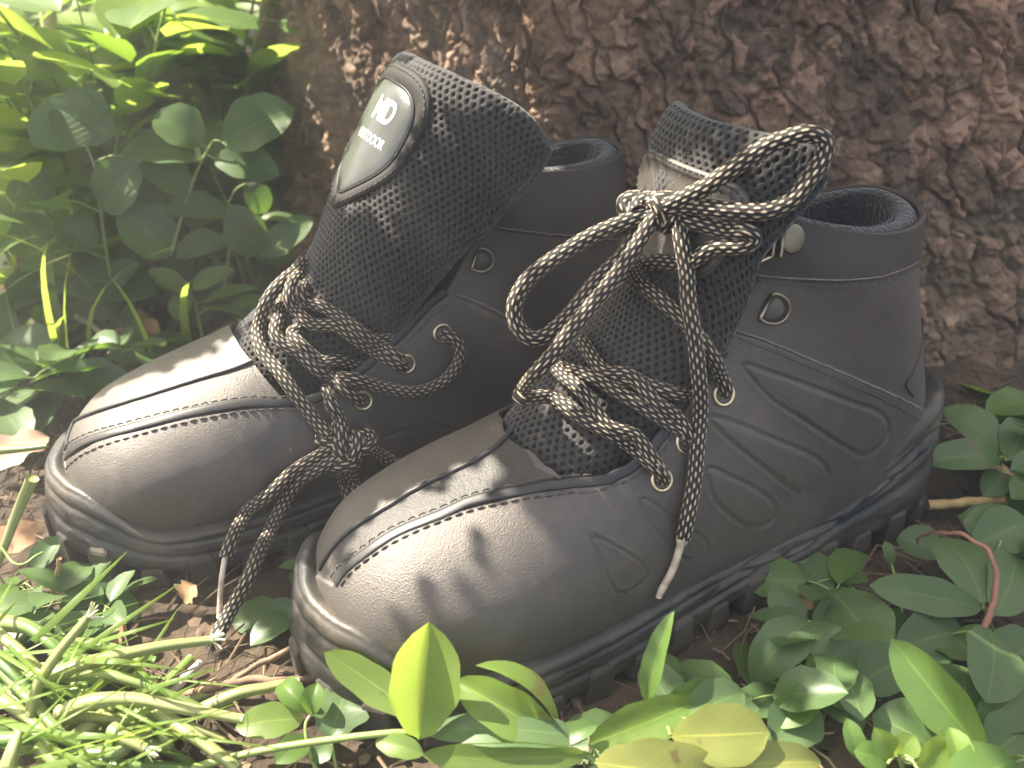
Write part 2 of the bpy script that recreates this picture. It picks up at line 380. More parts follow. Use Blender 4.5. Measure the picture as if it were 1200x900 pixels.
def make_upper(b, throat, grooves, bosses, steps, collar_line):
    q = b.inv(spline(throat, 60)); s0 = q[:, 0].min()
    o = np.argsort(q[:, 0]); qs, qp = q[o, 0], np.abs(q[o, 1]); qp = np.maximum.accumulate(qp * 0 + qp) if False else qp
    kern = np.ones(5) / 5; qp = np.convolve(np.pad(qp, 2, 'edge'), kern, 'valid')
    b.s0 = s0
    def phit(s):
        v = np.interp(s, qs, qp); e = np.clip((s - s0) / .35, 0, 1); return np.where(s < s0, 0.0, np.minimum(v, 3) * np.sqrt(1 - (1 - e) ** 2))
    b.phit = phit
    ns, nv = 420, 420
    s = np.concatenate([np.linspace(0, s0, int(ns * s0 / NR), endpoint=False), s0 + (NR - s0) * np.linspace(0, 1, ns - int(ns * s0 / NR)) ** 1.15])
    j = np.linspace(0, 1, nv); tw = np.where(s < s0, 0, 1)
    pt = phit(s)[:, None]
    phi = pt + (2 * math.pi - 2 * pt) * j[None]
    S = np.repeat(s[:, None], nv, 1); PH = np.where(phi > math.pi, phi - 2 * math.pi, phi)
    p = surf(S, PH); nn = surfn(S, PH); g = b.W(p); px = proj(g); fr = (((CAM - g) * (nn @ b.R.T)).sum(-1) > 0) & (PH > -1.2)
    P2 = px[..., :2]; h = np.zeros(S.shape)
    m = fr
    def app(val): h[m] += val
    pm = P2[m]
    for L, closed, dep, wd in grooves:
        l = spline(L, 60, closed); d = dist_line(pm, l); app(-dep * np.exp(-(d / wd) ** 2) + .35 * dep * np.exp(-((d - 2.2 * wd) / wd) ** 2))
    for L, up in bosses:
        l = spline(L, 60, True); d = dist_line(pm, l) * np.where(in_poly(pm, l), 1, -1); app(up * sstep(0, 9, d))
    for L, up in steps:
        l = np.array(L, float); d = dist_line(pm, np.vstack([l, l[:1]])) * np.where(in_poly(pm, l), 1, -1); app(up * sstep(-1.2, 1.2, d))
    # soft wrinkles of worn leather
    crease = .022 * fbm(p * .35, 2) + .05 * np.exp(-((p[..., 0] - 19.5) / 2.2) ** 2) * perlin(p * [1.6, .3, .8])
    h = h + crease * sstep(1.0, 3.0, S)
    # facing edge slightly padded
    p = p + nn * h[..., None]
    V = b.W(p).reshape(-1, 3)
    o_ = mesh('upper', V, grid_faces(len(s), nv)[:, ::-1], LEATHER, b.root)
    if collar_line is not None:     # the collar piece above this line is of another leather
        o_.data.materials.append(NUBUCK)
        qq = b.inv(spline(collar_line, 40)); oo = np.argsort(np.abs(qq[:, 1])); cl = np.interp(np.abs(PH), np.abs(qq[oo, 1]), qq[oo, 0])
        fm = (S > cl)[:-1, :-1].astype(np.int32); o_.data.materials.append(TEXTILE)
        if b.strip is not None: fm[(in_poly(P2, np.array(b.strip, float)) & fr)[:-1, :-1]] = 2
        fm = fm.ravel(); o_.data.polygons.foreach_set('material_index', fm)
    so_ = o_.modifiers.new('thickness', 'SOLIDIFY'); so_.thickness = .0022; so_.offset = -1
    bm = bmesh.new(); bm.from_mesh(o_.data); bmesh.ops.remove_doubles(bm, verts=bm.verts, dist=2e-6)
    bm.to_mesh(o_.data); bm.free()
    # keep a tree of the outer skin for laying laces on it
    b.upper_geo = (V, grid_faces(len(s), nv)[:, ::-1])
    return o_
def make_collar(b, r=.5):
    ph0 = b.phit(np.array([NR - .05]))[0] + .05
    ph = np.linspace(ph0, 2 * math.pi - ph0, 260); ph = np.where(ph > math.pi, ph - 2 * math.pi, ph)
    p = surf(NR, ph); n = surfn(np.full(ph.shape, NR - .05), ph)
    c = p - n * (r + .12) + [0, 0, -.52]
    T = np.gradient(c, axis=0); T /= np.linalg.norm(T, axis=1)[:, None]; Bv = np.cross(T, n)
    Bv *= np.sign(Bv[:, 2:3].mean() + 1e-9)
    a = np.linspace(0, 2 * math.pi, 20, endpoint=False)
    rr = r * (1 + .06 * perlin(np.c_[c * .6]))[:, None] * np.ones(20)
    V = c[:, None] + rr[..., None] * (np.cos(a)[None, :, None] * n[:, None] + 1.15 * np.sin(a)[None, :, None] * Bv[:, None])
    mesh('collar_padding', b.W(V).reshape(-1, 3), grid_faces(len(c), 20, False, True), LINING, b.root)
    # the lining inside
    s = np.linspace(NR - 4.5, NR, 30); V = []
    for k, sv in enumerate(s):
        pp = surf(sv, ph); nn = surfn(np.full(ph.shape, min(sv, NR - .05)), ph); V.append(pp - nn * (1.15 + .25 * math.sin(k / 29 * math.pi)))
    mesh('inner_lining', b.W(np.array(V)).reshape(-1, 3), grid_faces(len(s), len(ph)), LINING, b.root)
    # footbed far down inside
    s = 11.0; 
    P, N = outline(80); mesh('insole', b.W(np.c_[P * [.8, .75] + [2.5, 0], np.full(80, 3.2)]), [list(range(80))], LINING, b.root, smooth=False)
class Tongue:
    def __init__(t, b, ridge, wid, dep, thick=0.9, lean=0.0, top=24):
        t.b = b; nu = 300; t.nu = nu
        R = spline(np.c_[ridge, wid, dep], nu); t.R = R
        T = np.gradient(R[:, :2], axis=0); T /= np.linalg.norm(T, axis=1)[:, None]
        aa = np.linspace(math.radians(50), math.radians(top), nu); t.Bk = -np.stack([np.cos(aa), np.sin(aa)], 1)    # pointing back to the heel
        t.L = np.r_[0, np.cumsum(np.linalg.norm(np.diff(R[:, :2], axis=0), axis=1))]; t.len = t.L[-1]; t.lean = lean
        t.thick = thick
    def pos(t, u, v):               # u along the ridge 0..1, v across -1..1
        u, v = np.broadcast_arrays(np.asarray(u, float), np.asarray(v, float)); k = np.clip(u, 0, 1) * (t.nu - 1); kk = np.arange(t.nu)
        g = lambda c: np.interp(k, kk, c)
        av = np.abs(v); u = u * (1 - .09 * av ** 5); k = np.clip(u, 0, 1) * (t.nu - 1); y = g(t.R[:, 2]) * (1 - (1 - np.minimum(av, 1)) ** 2.4) * np.sign(v); bk = g(t.R[:, 3]) * av ** 1.6 * np.where(v < 0, .62, 1.0)
        fl = .35 * sstep(.6, 1, av) * sstep(.3, .9, u)          # the side flares out a little
        x = g(t.R[:, 0]) + g(t.Bk[:, 0]) * bk; z = g(t.R[:, 1]) + g(t.Bk[:, 1]) * bk
        return np.stack([x, y + fl * np.sign(v) + t.lean * u ** 2 * 2, z], -1)
    def nrm(t, u, v):
        e = .004; du = t.pos(np.minimum(u + e, 1), v) - t.pos(np.maximum(u - e, 0), v); dv = t.pos(u, np.minimum(v + e, 1)) - t.pos(u, np.maximum(v - e, -1))
        n = np.cross(du, dv); n /= np.linalg.norm(n, axis=-1, keepdims=True) + 1e-9
        return -n if False else n
    def out(t, u, v):
        n = t.nrm(u, v); c = t.pos(np.asarray(u, float), 0) ; s = np.sign((n * (t.pos(u, v) - t.pos(.5, 0) + np.array([6, 0, 3]))).sum(-1, keepdims=True)); return n
    def skin(t, u, v, lift=0.0):    # a point on the outer face
        h = t.half(u, v); return t.pos(u, v) + t.sg * t.nrm(u, v) * (h + lift)[..., None]
    def half(t, u, v):
        u, v = np.broadcast_arrays(u, v); return t.thick * .5 * np.clip(1 - np.abs(2 * u - 1) ** 26, 0, 1) ** .5 * np.clip(1 - np.abs(v) ** 14, 0, 1) ** .5 * (1 + .10 * perlin(np.stack([u * 5, v * 4, u * 0], -1)))
    def build(t, pitch=.31):
        b = t.b; n0 = t.nrm(np.array(.5), np.array(.02)); t.sg = 1.0 if n0 @ np.array([1, 0, .5]) > 0 else -1.0
        nu, nv = 360, 390
        u = np.linspace(0, 1, nu); u = .5 - .5 * np.cos(np.pi * u) * (.15) - (.5 - u) * .85 - .0; u = (u - u[0]) / (u[-1] - u[0]); v = np.sin(np.linspace(-1, 1, nv) * math.pi / 2 * .86); v /= v[-1]
        Uu, Vv = np.meshgrid(u, v, indexing='ij'); p = t.pos(Uu, Vv); n = t.nrm(Uu, Vv) * t.sg
        hh = t.half(Uu, Vv)
        # arc length across for the pattern of holes
        A = np.concatenate([np.zeros((nu, 1)), np.cumsum(np.linalg.norm(np.diff(p, axis=1), axis=2), 1)], 1); A -= A[:, nv // 2][:, None]
        Bc = Uu * t.len
        row = np.round(Bc / (pitch * .82)); a2 = A / pitch + .5 * (row % 2); fx = (a2 - np.round(a2)) * pitch; fy = Bc - row * pitch * .82
        hole = 1 - sstep(.042, .088, np.sqrt((fx * 1.0) ** 2 + (fy * .78) ** 2))
        edge = sstep(1.0, .955, np.abs(Vv)) * sstep(0, .02, Uu) * sstep(1, .975, Uu); edge = np.where(np.abs(Vv) > .955, 0, edge)
        hole = hole * edge
        ridge_ = .10 * np.exp(-((np.abs(Vv) - .93) / .018) ** 2)
        dz = -.11 * hole + .02 * perlin(p * 6) + .07 * fbm(p * .5, 2)
        o = p + n * (hh + dz)[..., None]; i_ = p - n * (hh)[..., None]
        V = np.concatenate([b.W(o).reshape(-1, 3), b.W(i_).reshape(-1, 3)]); F = grid_faces(nu, nv); F2 = F[:, ::-1] + nu * nv
        m = mesh('tongue', V, np.vstack([F, F2]) if t.sg > 0 else np.vstack([F[:, ::-1], F2[:, ::-1]]), MESHFAB, b.root, attr={'hole': np.r_[hole.ravel(), np.zeros(nu * nv)]})
        t.obj = m; t.geo = (b.W(o).reshape(-1, 3), F if t.sg > 0 else F[:, ::-1])
        # bound edge
        for sgn in (1, -1):
            uu = np.linspace(.02, .985, 120); q = t.skin(uu, np.full(120, sgn * .955), -.05); q = b.W(q)
            tube('edge_binding', q, .17, LINING, m, 8)
        return m
    def w(t, u, v, lift=0.0): return t.b.W(t.skin(np.asarray(u, float), np.asarray(v, float), lift))
def ring_fit(name, b, px, rad, tube_r, mat, parent=None, shape='o', rot=0.0, lift=.06, sx=1.0):
    q = b.inv([px])[0]; p = b.W(surf(q[0], q[1])); n = b.R @ surfn(np.array(q[0]), np.array(q[1])); up = np.array([0, 0, 1.0]); up -= n * (up @ n); up /= np.linalg.norm(up); rt = np.cross(up, n)
    c, s = math.cos(rot), math.sin(rot); e1 = rt * c + up * s; e2 = -rt * s + up * c
    a = np.linspace(0, 2 * math.pi, 33)[:-1]
    if shape == 'o': xy = np.c_[np.cos(a), np.sin(a)] * rad
    else:                           # D: straight bar at left, bow at right
        xy = np.c_[np.maximum(np.cos(a), -.42) * 1.15, np.sin(a)]; xy = xy * rad
    P = p + n * lift + xy[:, :1] * e1 * sx + xy[:, 1:] * e2
    T = np.roll(P, -1, 0) - np.roll(P, 1, 0); T /= np.linalg.norm(T, axis=1)[:, None]; Bn = np.cross(T, n)
    k = np.linspace(0, 2 * math.pi, 11)[:-1]
    V = P[:, None] + tube_r * (np.cos(k)[None, :, None] * Bn[:, None] + np.sin(k)[None, :, None] * n)
    o = mesh(name, V.reshape(-1, 3), grid_faces(32, 10, True, True), mat, parent or b.root)
    return o, p, n, e1, e2
def disc(name, p, n, e1, e2, r, mat, parent, dome=0.0, lift=0.0, ex=1.0, ey=1.0):
    V = [p + n * (dome + lift)]; F = []
    for k, (f, h) in enumerate(((.5, .8), (.85, .4), (1, 0), (1.0, -.12))):
        for a in np.linspace(0, 2 * math.pi, 21)[:-1]: V.append(p + e1 * math.cos(a) * r * f * ex + e2 * math.sin(a) * r * f * ey + n * (dome * h + lift if k < 3 else lift - .1))
    F = [[0, 1 + i, 1 + (i + 1) % 20] for i in range(20)] + [[1 + 20 * k + i, 21 + 20 * k + i, 21 + 20 * k + (i + 1) % 20, 1 + 20 * k + (i + 1) % 20] for k in range(3) for i in range(20)]
    return mesh(name, V, F, mat, parent)
YAW = math.radians(180 + 26.5)
A = Boot('hiking_boot', (19.6, 40.1, 0.0), YAW, math.radians(1.8), 'black hiking boot nearest the viewer, laces tied in a loose bow, heel against the tree', -0.8)
B = Boot('hiking_boot', (6.4, 48.5, 0.0), YAW, math.radians(0.5), 'black hiking boot further back, tall mesh tongue with printed badge, laces knotted low', 1.2)
A.strip = [(382, 672), (397, 633), (420, 614), (453, 594), (493, 570), (533, 551), (575, 526), (600, 500), (625, 545), (660, 562), (603, 577), (553, 587), (520, 601), (470, 621), (437, 641), (405, 666), (394, 684)]
B.strip = None
def make_boots():
    for b, spec in ((A, dict(
        throat=[(600, 500), (612, 530), (635, 550), (662, 562), (700, 557), (733, 547), (760, 528), (782, 497), (808, 458), (836, 415), (857, 385), (872, 335), (885, 285), (893, 255)],
        grooves=[([(870, 428), (900, 435), (943, 450), (1000, 472), (1030, 483), (1038, 508), (1012, 533), (987, 522), (940, 492), (900, 465)], True, .07, 2.0),
                 ([(828, 488), (860, 495), (905, 514), (950, 533), (967, 552), (945, 577), (927, 573), (890, 545), (855, 517)], True, .07, 2.0),
                 ([(828, 548), (860, 560), (893, 578), (908, 597), (898, 613), (873, 615), (850, 600), (833, 580)], True, .07, 2.0),
                 ([(751, 585), (768, 592), (795, 614), (822, 630), (826, 645), (805, 655), (785, 640), (762, 615)], True, .06, 1.8),
                 ([(694, 630), (720, 640), (747, 657), (755, 677), (728, 694), (712, 678)], True, .06, 1.8)],
        bosses=[([(870, 428), (943, 450), (1030, 483), (1038, 508), (1012, 533), (940, 492)], .05), ([(828, 488), (905, 514), (950, 533), (967, 552), (945, 577), (890, 545)], .05), ([(828, 548), (893, 578), (908, 597), (898, 613), (873, 615), (833, 580)], .04)],
        steps=[([(840, 395), (857, 388), (905, 403), (950, 422), (1000, 443), (1050, 465), (1100, 490), (1150, 560), (1000, 800), (600, 900), (300, 800), (330, 650), (392, 686), (405, 668), (437, 643), (470, 624), (520, 604), (560, 595), (627, 577), (693, 569), (733, 556), (762, 536), (785, 505), (815, 462)], .10),
               ([(850, 318), (873, 322), (933, 328), (987, 330), (1033, 325), (1067, 313), (1140, 290), (1140, 150), (800, 150)], .08)],
        collar_line=[(873, 322), (933, 328), (987, 330), (1033, 325), (1067, 313), (1085, 303)])),
        (B, dict(
        throat=[(303, 432), (310, 455), (326, 470), (350, 476), (380, 466), (417, 440), (445, 417), (467, 397), (500, 362), (527, 340), (545, 305), (575, 262), (600, 225)],
        grooves=[([(440, 520), (470, 505), (520, 500), (560, 520), (540, 560), (480, 570), (445, 550)], True, .05, 2.2), ([(385, 560), (410, 570), (405, 600), (370, 612), (350, 595)], True, .05, 2.0)],
        bosses=[],
        steps=[([(50, 600), (63, 560), (78, 540), (117, 516), (167, 505), (233, 487), (300, 478), (343, 478), (380, 466), (417, 440), (467, 397), (500, 362), (527, 345), (600, 380), (700, 420), (800, 800), (0, 800)], .09),
               ([(560, 262), (600, 271), (650, 276), (690, 279), (760, 281), (900, 150), (560, 150)], .08)],
        collar_line=[(585, 268), (620, 273), (650, 276), (690, 279), (730, 280)]))):
        make_upper(b, **spec)
        make_collar(b)
    A.sole_geo = make_sole(A, 5.2, 6.9); B.sole_geo = make_sole(B, 4.9, 6.6)
    A.t = Tongue(A, [(21.6, 8.6), (19.8, 9.9), (17.8, 11.4), (16.1, 13.0), (15.0, 14.8), (14.5, 16.6), (14.2, 18.2), (13.8, 19.6), (13.2, 20.3)],
                 [2.0, 2.4, 2.6, 2.6, 2.6, 2.7, 3.1, 3.3, 3.2], [2.2, 2.5, 2.5, 2.0, 1.7, 1.5, 2.2, 3.2, 3.2], .95, top=4)
    B.t = Tongue(B, [(21.4, 8.6), (19.3, 9.9), (17.3, 11.4), (16.2, 13.2), (15.3, 15.0), (14.2, 16.8), (13.0, 18.6), (11.9, 20.1), (11.2, 20.7)],
                 [2.2, 2.7, 3.1, 3.4, 3.7, 4.0, 4.3, 4.5, 4.4], [2.2, 2.9, 3.3, 3.6, 4.1, 4.8, 5.3, 5.0, 4.8], 1.1)
    A.t.build(); B.t.build()
make_boots()
# ---------------------------------------------------------------- laces
def lace_mat():
    m, t, b = new_mat('braided_lace'); L = t.links
    uv = nd(t, 'ShaderNodeUVMap'); sp = nd(t, 'ShaderNodeSeparateXYZ'); L.new(uv.outputs[0], sp.inputs[0])
    def M(op, a, c=None, v=None):
        n = nd(t, 'ShaderNodeMath', operation=op); L.new(a, n.inputs[0])
        if c is not None: L.new(c, n.inputs[1])
        if v is not None: n.inputs[1].default_value = v
        return n.outputs[0]
    y = M('MULTIPLY', sp.outputs['Y'], v=12.0); fl = M('FLOOR', y); par = M('MODULO', fl, v=2.0); x = M('DIVIDE', sp.outputs['X'], v=0.42)
    x = M('ADD', x, M('MULTIPLY', par, v=0.5)); fx = M('SUBTRACT', M('FRACT', x), v=0.5); fy = M('SUBTRACT', M('FRACT', y), v=0.5)
    e = M('ADD', M('POWER', M('DIVIDE', fx, v=.35), v=2.0), M('POWER', M('DIVIDE', fy, v=.31), v=2.0))
    # POWER of a negative base is fine here because the exponent is two
    tc = nd(t, 'ShaderNodeTexCoord'); n = nd(t, 'ShaderNodeTexNoise', Scale=900, Detail=3); L.new(tc.outputs['Object'], n.inputs['Vector'])
    e2 = M('ADD', e, M('MULTIPLY', M('SUBTRACT', n.outputs['Fac'], v=.5), v=1.2))
    c = ramp(t, e2, [(0.0, (.52, .42, .29)), (.46, (.42, .33, .22)), (.66, (.020, .014, .011)), (1.0, (.010, .007, .006))])
    L.new(c, b.inputs['Base Color']); b.inputs['Roughness'].default_value = .75; b.inputs['Sheen Weight'].default_value = .08
    wv = nd(t, 'ShaderNodeTexNoise', Scale=2500, Detail=2); L.new(tc.outputs['Object'], wv.inputs['Vector'])
    bp = nd(t, 'ShaderNodeBump', Strength=.5, Distance=.0004); L.new(wv.outputs['Fac'], bp.inputs['Height']); L.new(bp.outputs[0], b.inputs['Normal'])
    return m
LACE = lace_mat()
AGLET = noise_mat('lace_tip_plastic', (.30, .22, .17), (.62, .52, .42), 260, .3, .2)
def bvh_of(parts):
    V = []; F = []; n = 0
    for v, f in parts: V += v.tolist(); F += (np.asarray(f) + n).tolist(); n += len(v)
    return BVHTree.FromPolygons(V, F)
class Laces:
    def __init__(s, b):
        s.b = b; s.bvh = bvh_of([b.upper_geo, b.t.geo, (b.sole_geo[0], b.sole_geo[1])]); s.Ri = b.R.T; s.inv = lambda p: (p - b.heel - b.off) @ b.R
    def cp(s, c):
        px, py = c[0], c[1]; d = at(px, py, 1.0) - CAM
        if len(c) == 4 and c[2] == 'y':      # on the plane y = const of the boot
            o = s.inv(CAM); dl = d @ s.b.R; return CAM + d * ((c[3] - o[1]) / dl[1])
        if len(c) == 4 and c[2] == 'd': return CAM + d * c[3]
        lift = c[2] if len(c) > 2 else .3
        nrm = np.linalg.norm(d); h, n, _, dist = s.bvh.ray_cast(Vector(CAM), Vector(d / nrm))
        if h is None or s.inv(np.array(h))[1] < -2.5:
            o = s.inv(CAM); dl = d @ s.b.R; return CAM + d * ((.6 - o[1]) / dl[1])
        return np.array(h) - d / nrm * lift * .5 + np.array(n) * (lift * .5 if n.dot(Vector(d)) < 0 else -lift * .5)
    def run(s, pts, r=.33, name='shoelace', parent=None, free0=0.0, free1=0.0, noise=.05, push=True):
        raw = [None if len(c) == 4 and c[2] == 'i' else s.cp(c) for c in pts]; ki = [i for i, p in enumerate(raw) if p is not None]; dk = [float(proj(raw[i])[2]) for i in ki]
        P = np.array([raw[i] if raw[i] is not None else at(c[0], c[1], float(np.interp(i, ki, dk)) - c[3]) for i, c in enumerate(pts)]); L = np.linalg.norm(np.diff(P, axis=0), axis=1).sum(); n = max(8, int(L / .075)); P = spline(P, n)
        r = r * .81
        if push:
            S = np.linspace(0, L, n); k = (S > free0) & (S < L - free1); Q = P.copy()
            for i in np.where(k)[0]:
                h, nn, _, dist = s.bvh.find_nearest(Vector(P[i]), 1.2)
                if h is None: continue
                sd = (Vector(P[i]) - h).dot(nn)
                if abs(sd) < 1.1 and sd < r * .92: Q[i] = P[i] + np.array(nn) * (r * .92 - sd)
            D = Q - P
            for _ in range(14):
                D2 = D.copy(); D2[1:-1] = (D[:-2] + D[2:] + D[1:-1]) / 3; D = np.where(np.abs(D2) > np.abs(D) * .0, D2, D)
            P = P + D
        S = np.linspace(0, L, n)
        P = P + noise * np.stack([perlin(np.stack([S * .5, S * 0 + 3.1 * j, S * 0 + pts[0][0]], 1)) for j in range(3)], 1)
        return s.cord(P, r, name, parent)
    def cord(s, P, r, name='shoelace', parent=None):
        n = len(P); seg = 36; S = np.r_[0, np.cumsum(np.linalg.norm(np.diff(P, axis=0), axis=1))]
        v = np.linspace(0, 1, seg + 1); uu, vv = np.meshgrid(S, v, indexing='ij')
        y = vv * 12; x = uu / .42 + .5 * (np.floor(y) % 2); e = ((x % 1 - .5) / .45) ** 2 + ((y % 1 - .5) / .45) ** 2
        rr = r * (1 + .10 * np.clip(1 - e, -1.0, 1) + .03 * perlin(np.stack([uu * 2, vv * 3, uu * 0 + P[0][0]], -1)))
        T, N, Bn = frames(P); a = v * 2 * math.pi
        V = P[:, None] + rr[..., None] * (np.cos(a)[None, :, None] * N[:, None] + np.sin(a)[None, :, None] * Bn[:, None])
        F = grid_faces(n, seg + 1)[:, ::-1]; k = len(V.reshape(-1, 3))
        return V.reshape(-1, 3), F, np.stack([uu, vv], -1).reshape(-1, 2)
    def finish(s, geos, parent=None):
        V = np.concatenate([g[0] for g in geos]); uv = np.concatenate([g[2] for g in geos]); n = 0; F = []
        for g in geos: F.append(g[1] + n); n += len(g[0])
        return mesh('shoelace', V, np.vstack(F), LACE, parent or s.b.root, uv)
    def coil(s, c, axis, R_, turns=1.5, r=.33, ph=0.0, adv=.5, sq=1.0):
        axis = np.array(axis, float); axis /= np.linalg.norm(axis); e1 = np.cross(axis, [0, 0, 1.0]); e1 /= np.linalg.norm(e1); e2 = np.cross(axis, e1)
        a = np.linspace(0, turns * 2 * math.pi, int(turns * 50)) + ph
        P = np.array(c) + R_ * (np.cos(a)[:, None] * e1 + sq * np.sin(a)[:, None] * e2) + axis * (np.linspace(-.5, .5, len(a)) * adv)[:, None]
        return s.cord(P, r)
def fur_fray(name, p, d, mat, parent, n=26, ln=.5, r=.02, spread=.5):
    mb = MB()
    for i in range(n):
        v = np.array(d) + RNG.normal(size=3) * spread; v /= np.linalg.norm(v); q = np.array([p, p + v * ln * .5, p + v * ln + RNG.normal(size=3) * .08]); V, F, _ = tube_geo(q, [r, r, r * .4], 4); mb.add(V, F)
    o = mb.build(name, mat, parent); o['kind'] = 'stuff'; return o
def boot_a_laces():
    s = Laces(A); g = []; Ya = 0.0
    K = s.cp((778, 246, .9)); g_ = g.append
    # big loop to the right of the knot
    kd = float(proj(K)[2]); 
    g_(s.run([(783, 244, 'd', 33.2), (800, 241, 'd', 33.0), (822, 242, 'd', 32.7), (863, 247, 'd', 32.1), (898, 247, 'd', 31.8), (929, 233, 'd', 31.6), (948, 210, 'd', 31.4), (964, 186, 'd', 31.25), (966, 166, 'd', 31.15), (950, 157, 'd', 31.1), (928, 161, 'd', 31.15), (898, 172, 'd', 31.3), (863, 195, 'd', 31.7), (832, 216, 'd', 32.2), (802, 232, 'd', 32.8), (780, 243, 'd', 33.1)], r=.36, push=False))
    # from the knot round the hook and back across
    g_(s.run([(785, 252, 'd', kd + .1), (817, 260, .45), (849, 267, .4), (874, 269, .45), (884, 277, .35), (872, 287, .4), (840, 294, .45), (805, 303, .5), (770, 310, .5), (742, 318, .4), (722, 328, 'y', .3), (712, 338, 'y', -1.0)], r=.34, free1=2))
    # left bow loop
    g_(s.run([(768, 250, 'd', kd), (747, 254, 'd', kd - .2), (713, 267, 'd', kd - .3), (680, 283, 'd', kd - .4), (643, 307, 'd', kd - .5), (614, 334, 'd', kd - .4), (602, 362, 'd', kd - .3), (610, 388, 'd', kd - .1), (630, 397, 'd', kd), (662, 374, 'd', kd + .2), (695, 335, 'd', kd + .2), (728, 301, 'd', kd + .1), (748, 272, 'd', kd + .1), (765, 255, 'd', kd + .2)], r=.335, push=False))
    # second hanging strand and the lowest cross lace down to the first eyelet
    g_(s.run([(768, 252, 'd', kd - .35), (757, 268, 'd', kd - .45), (745, 288, 'd', kd - .5), (722, 322, 'd', kd - .55), (690, 361, 'd', kd - .7), (657, 404, 'd', kd - .8), (632, 434, 'd', kd - .9), (612, 457, 'y', .2), (612, 467, 'y', .5), (647, 471, .45), (677, 486, .42), (710, 505, .4), (740, 523, .4), (764, 545, .35), (776, 559, .1), (780, 566, -.5)], r=.33, push=False))
    g_(s.run([(652, 430, .3), (663, 446, .55), (687, 464, .75), (716, 489, .72), (742, 516, .62), (764, 540, .4), (776, 556, .1), (779, 563, -.6)], r=.31, free0=.5, free1=1.0))
    g_(s.run([(684, 398, -.1), (690, 412, .35), (705, 431, .6), (740, 449, .6), (770, 467, .6), (793, 490, .5), (803, 508, .3), (806, 517, -.5)], r=.32, free1=.9))
    g_(s.run([(648, 428, -.2), (658, 432, .2), (693, 443, .38), (722, 459, .4), (750, 476, .38), (778, 492, .35), (800, 507, .2), (806, 518, -.6)], r=.31, free1=.9))
    g_(s.run([(712, 438, .25), (735, 447, .28), (760, 453, .2), (785, 458, .2), (812, 462, -.3), (820, 464, -.6)], r=.31, free1=1.5))
    # upper cross lace to the second eyelet
    g_(s.run([(735, 300, 'y', 0.6), (753, 321, .4), (779, 353, .42), (805, 386, .42), (826, 412, .4), (840, 435, .35), (849, 455, .1), (851, 466, -.5)], r=.33, free1=.9))
    # long free end
    fe = [(786, 245, 'd', kd - .35), (796, 254, 'd', kd - .5), (806, 280, .75), (811, 320, .72), (813, 355, .9), (814, 400, .8), (817, 447, .75), (817, 490, .5), (813, 537, .42), (807, 580, .4), (800, 612, .38), (797, 628, .36)]
    g_(s.run(fe, r=.345))
    # the knot
    V3 = at(790, 246, kd) - at(760, 246, kd)
    for c, ax, R_, tn, ph in (((770, 247), (1, .2, .25), .40, 1.6, 0.0), ((782, 250), (.9, .1, -.5), .42, 1.3, 1.2), ((760, 246), (.5, .5, -.8), .38, 1.2, 2.0), ((778, 240), (.2, .6, .8), .42, 1.2, .6)):
        g_(s.coil(at(*c, kd - .15), ax, R_, tn, .31, ph))
    o = s.finish(g)
    p = np.array([s.cp(c) for c in [(798, 624, .36), (794, 645, .36), (784, 667, .34), (773, 688, .3), (769, 697, .28)]])
    tube('lace_tip', spline(p, 20), np.array([.23] * 3 + [.15] * 15 + [.12] * 2), AGLET, o, 10)
    # other end, tucked tip on the left of the knot
    q = np.array([at(742, 262, kd + .2), at(736, 250, kd + .2), at(733, 238, kd + .3), at(745, 234, kd + .2), at(762, 238, kd + .1)])
    v, f, u = s.cord(spline(q, 40), .33); mesh('lace_end', v, f, LACE, o, u)
    fur_fray('frayed_end', at(738, 262, kd + .1), (-.2, 0, -1), LACE, o)
    return kd
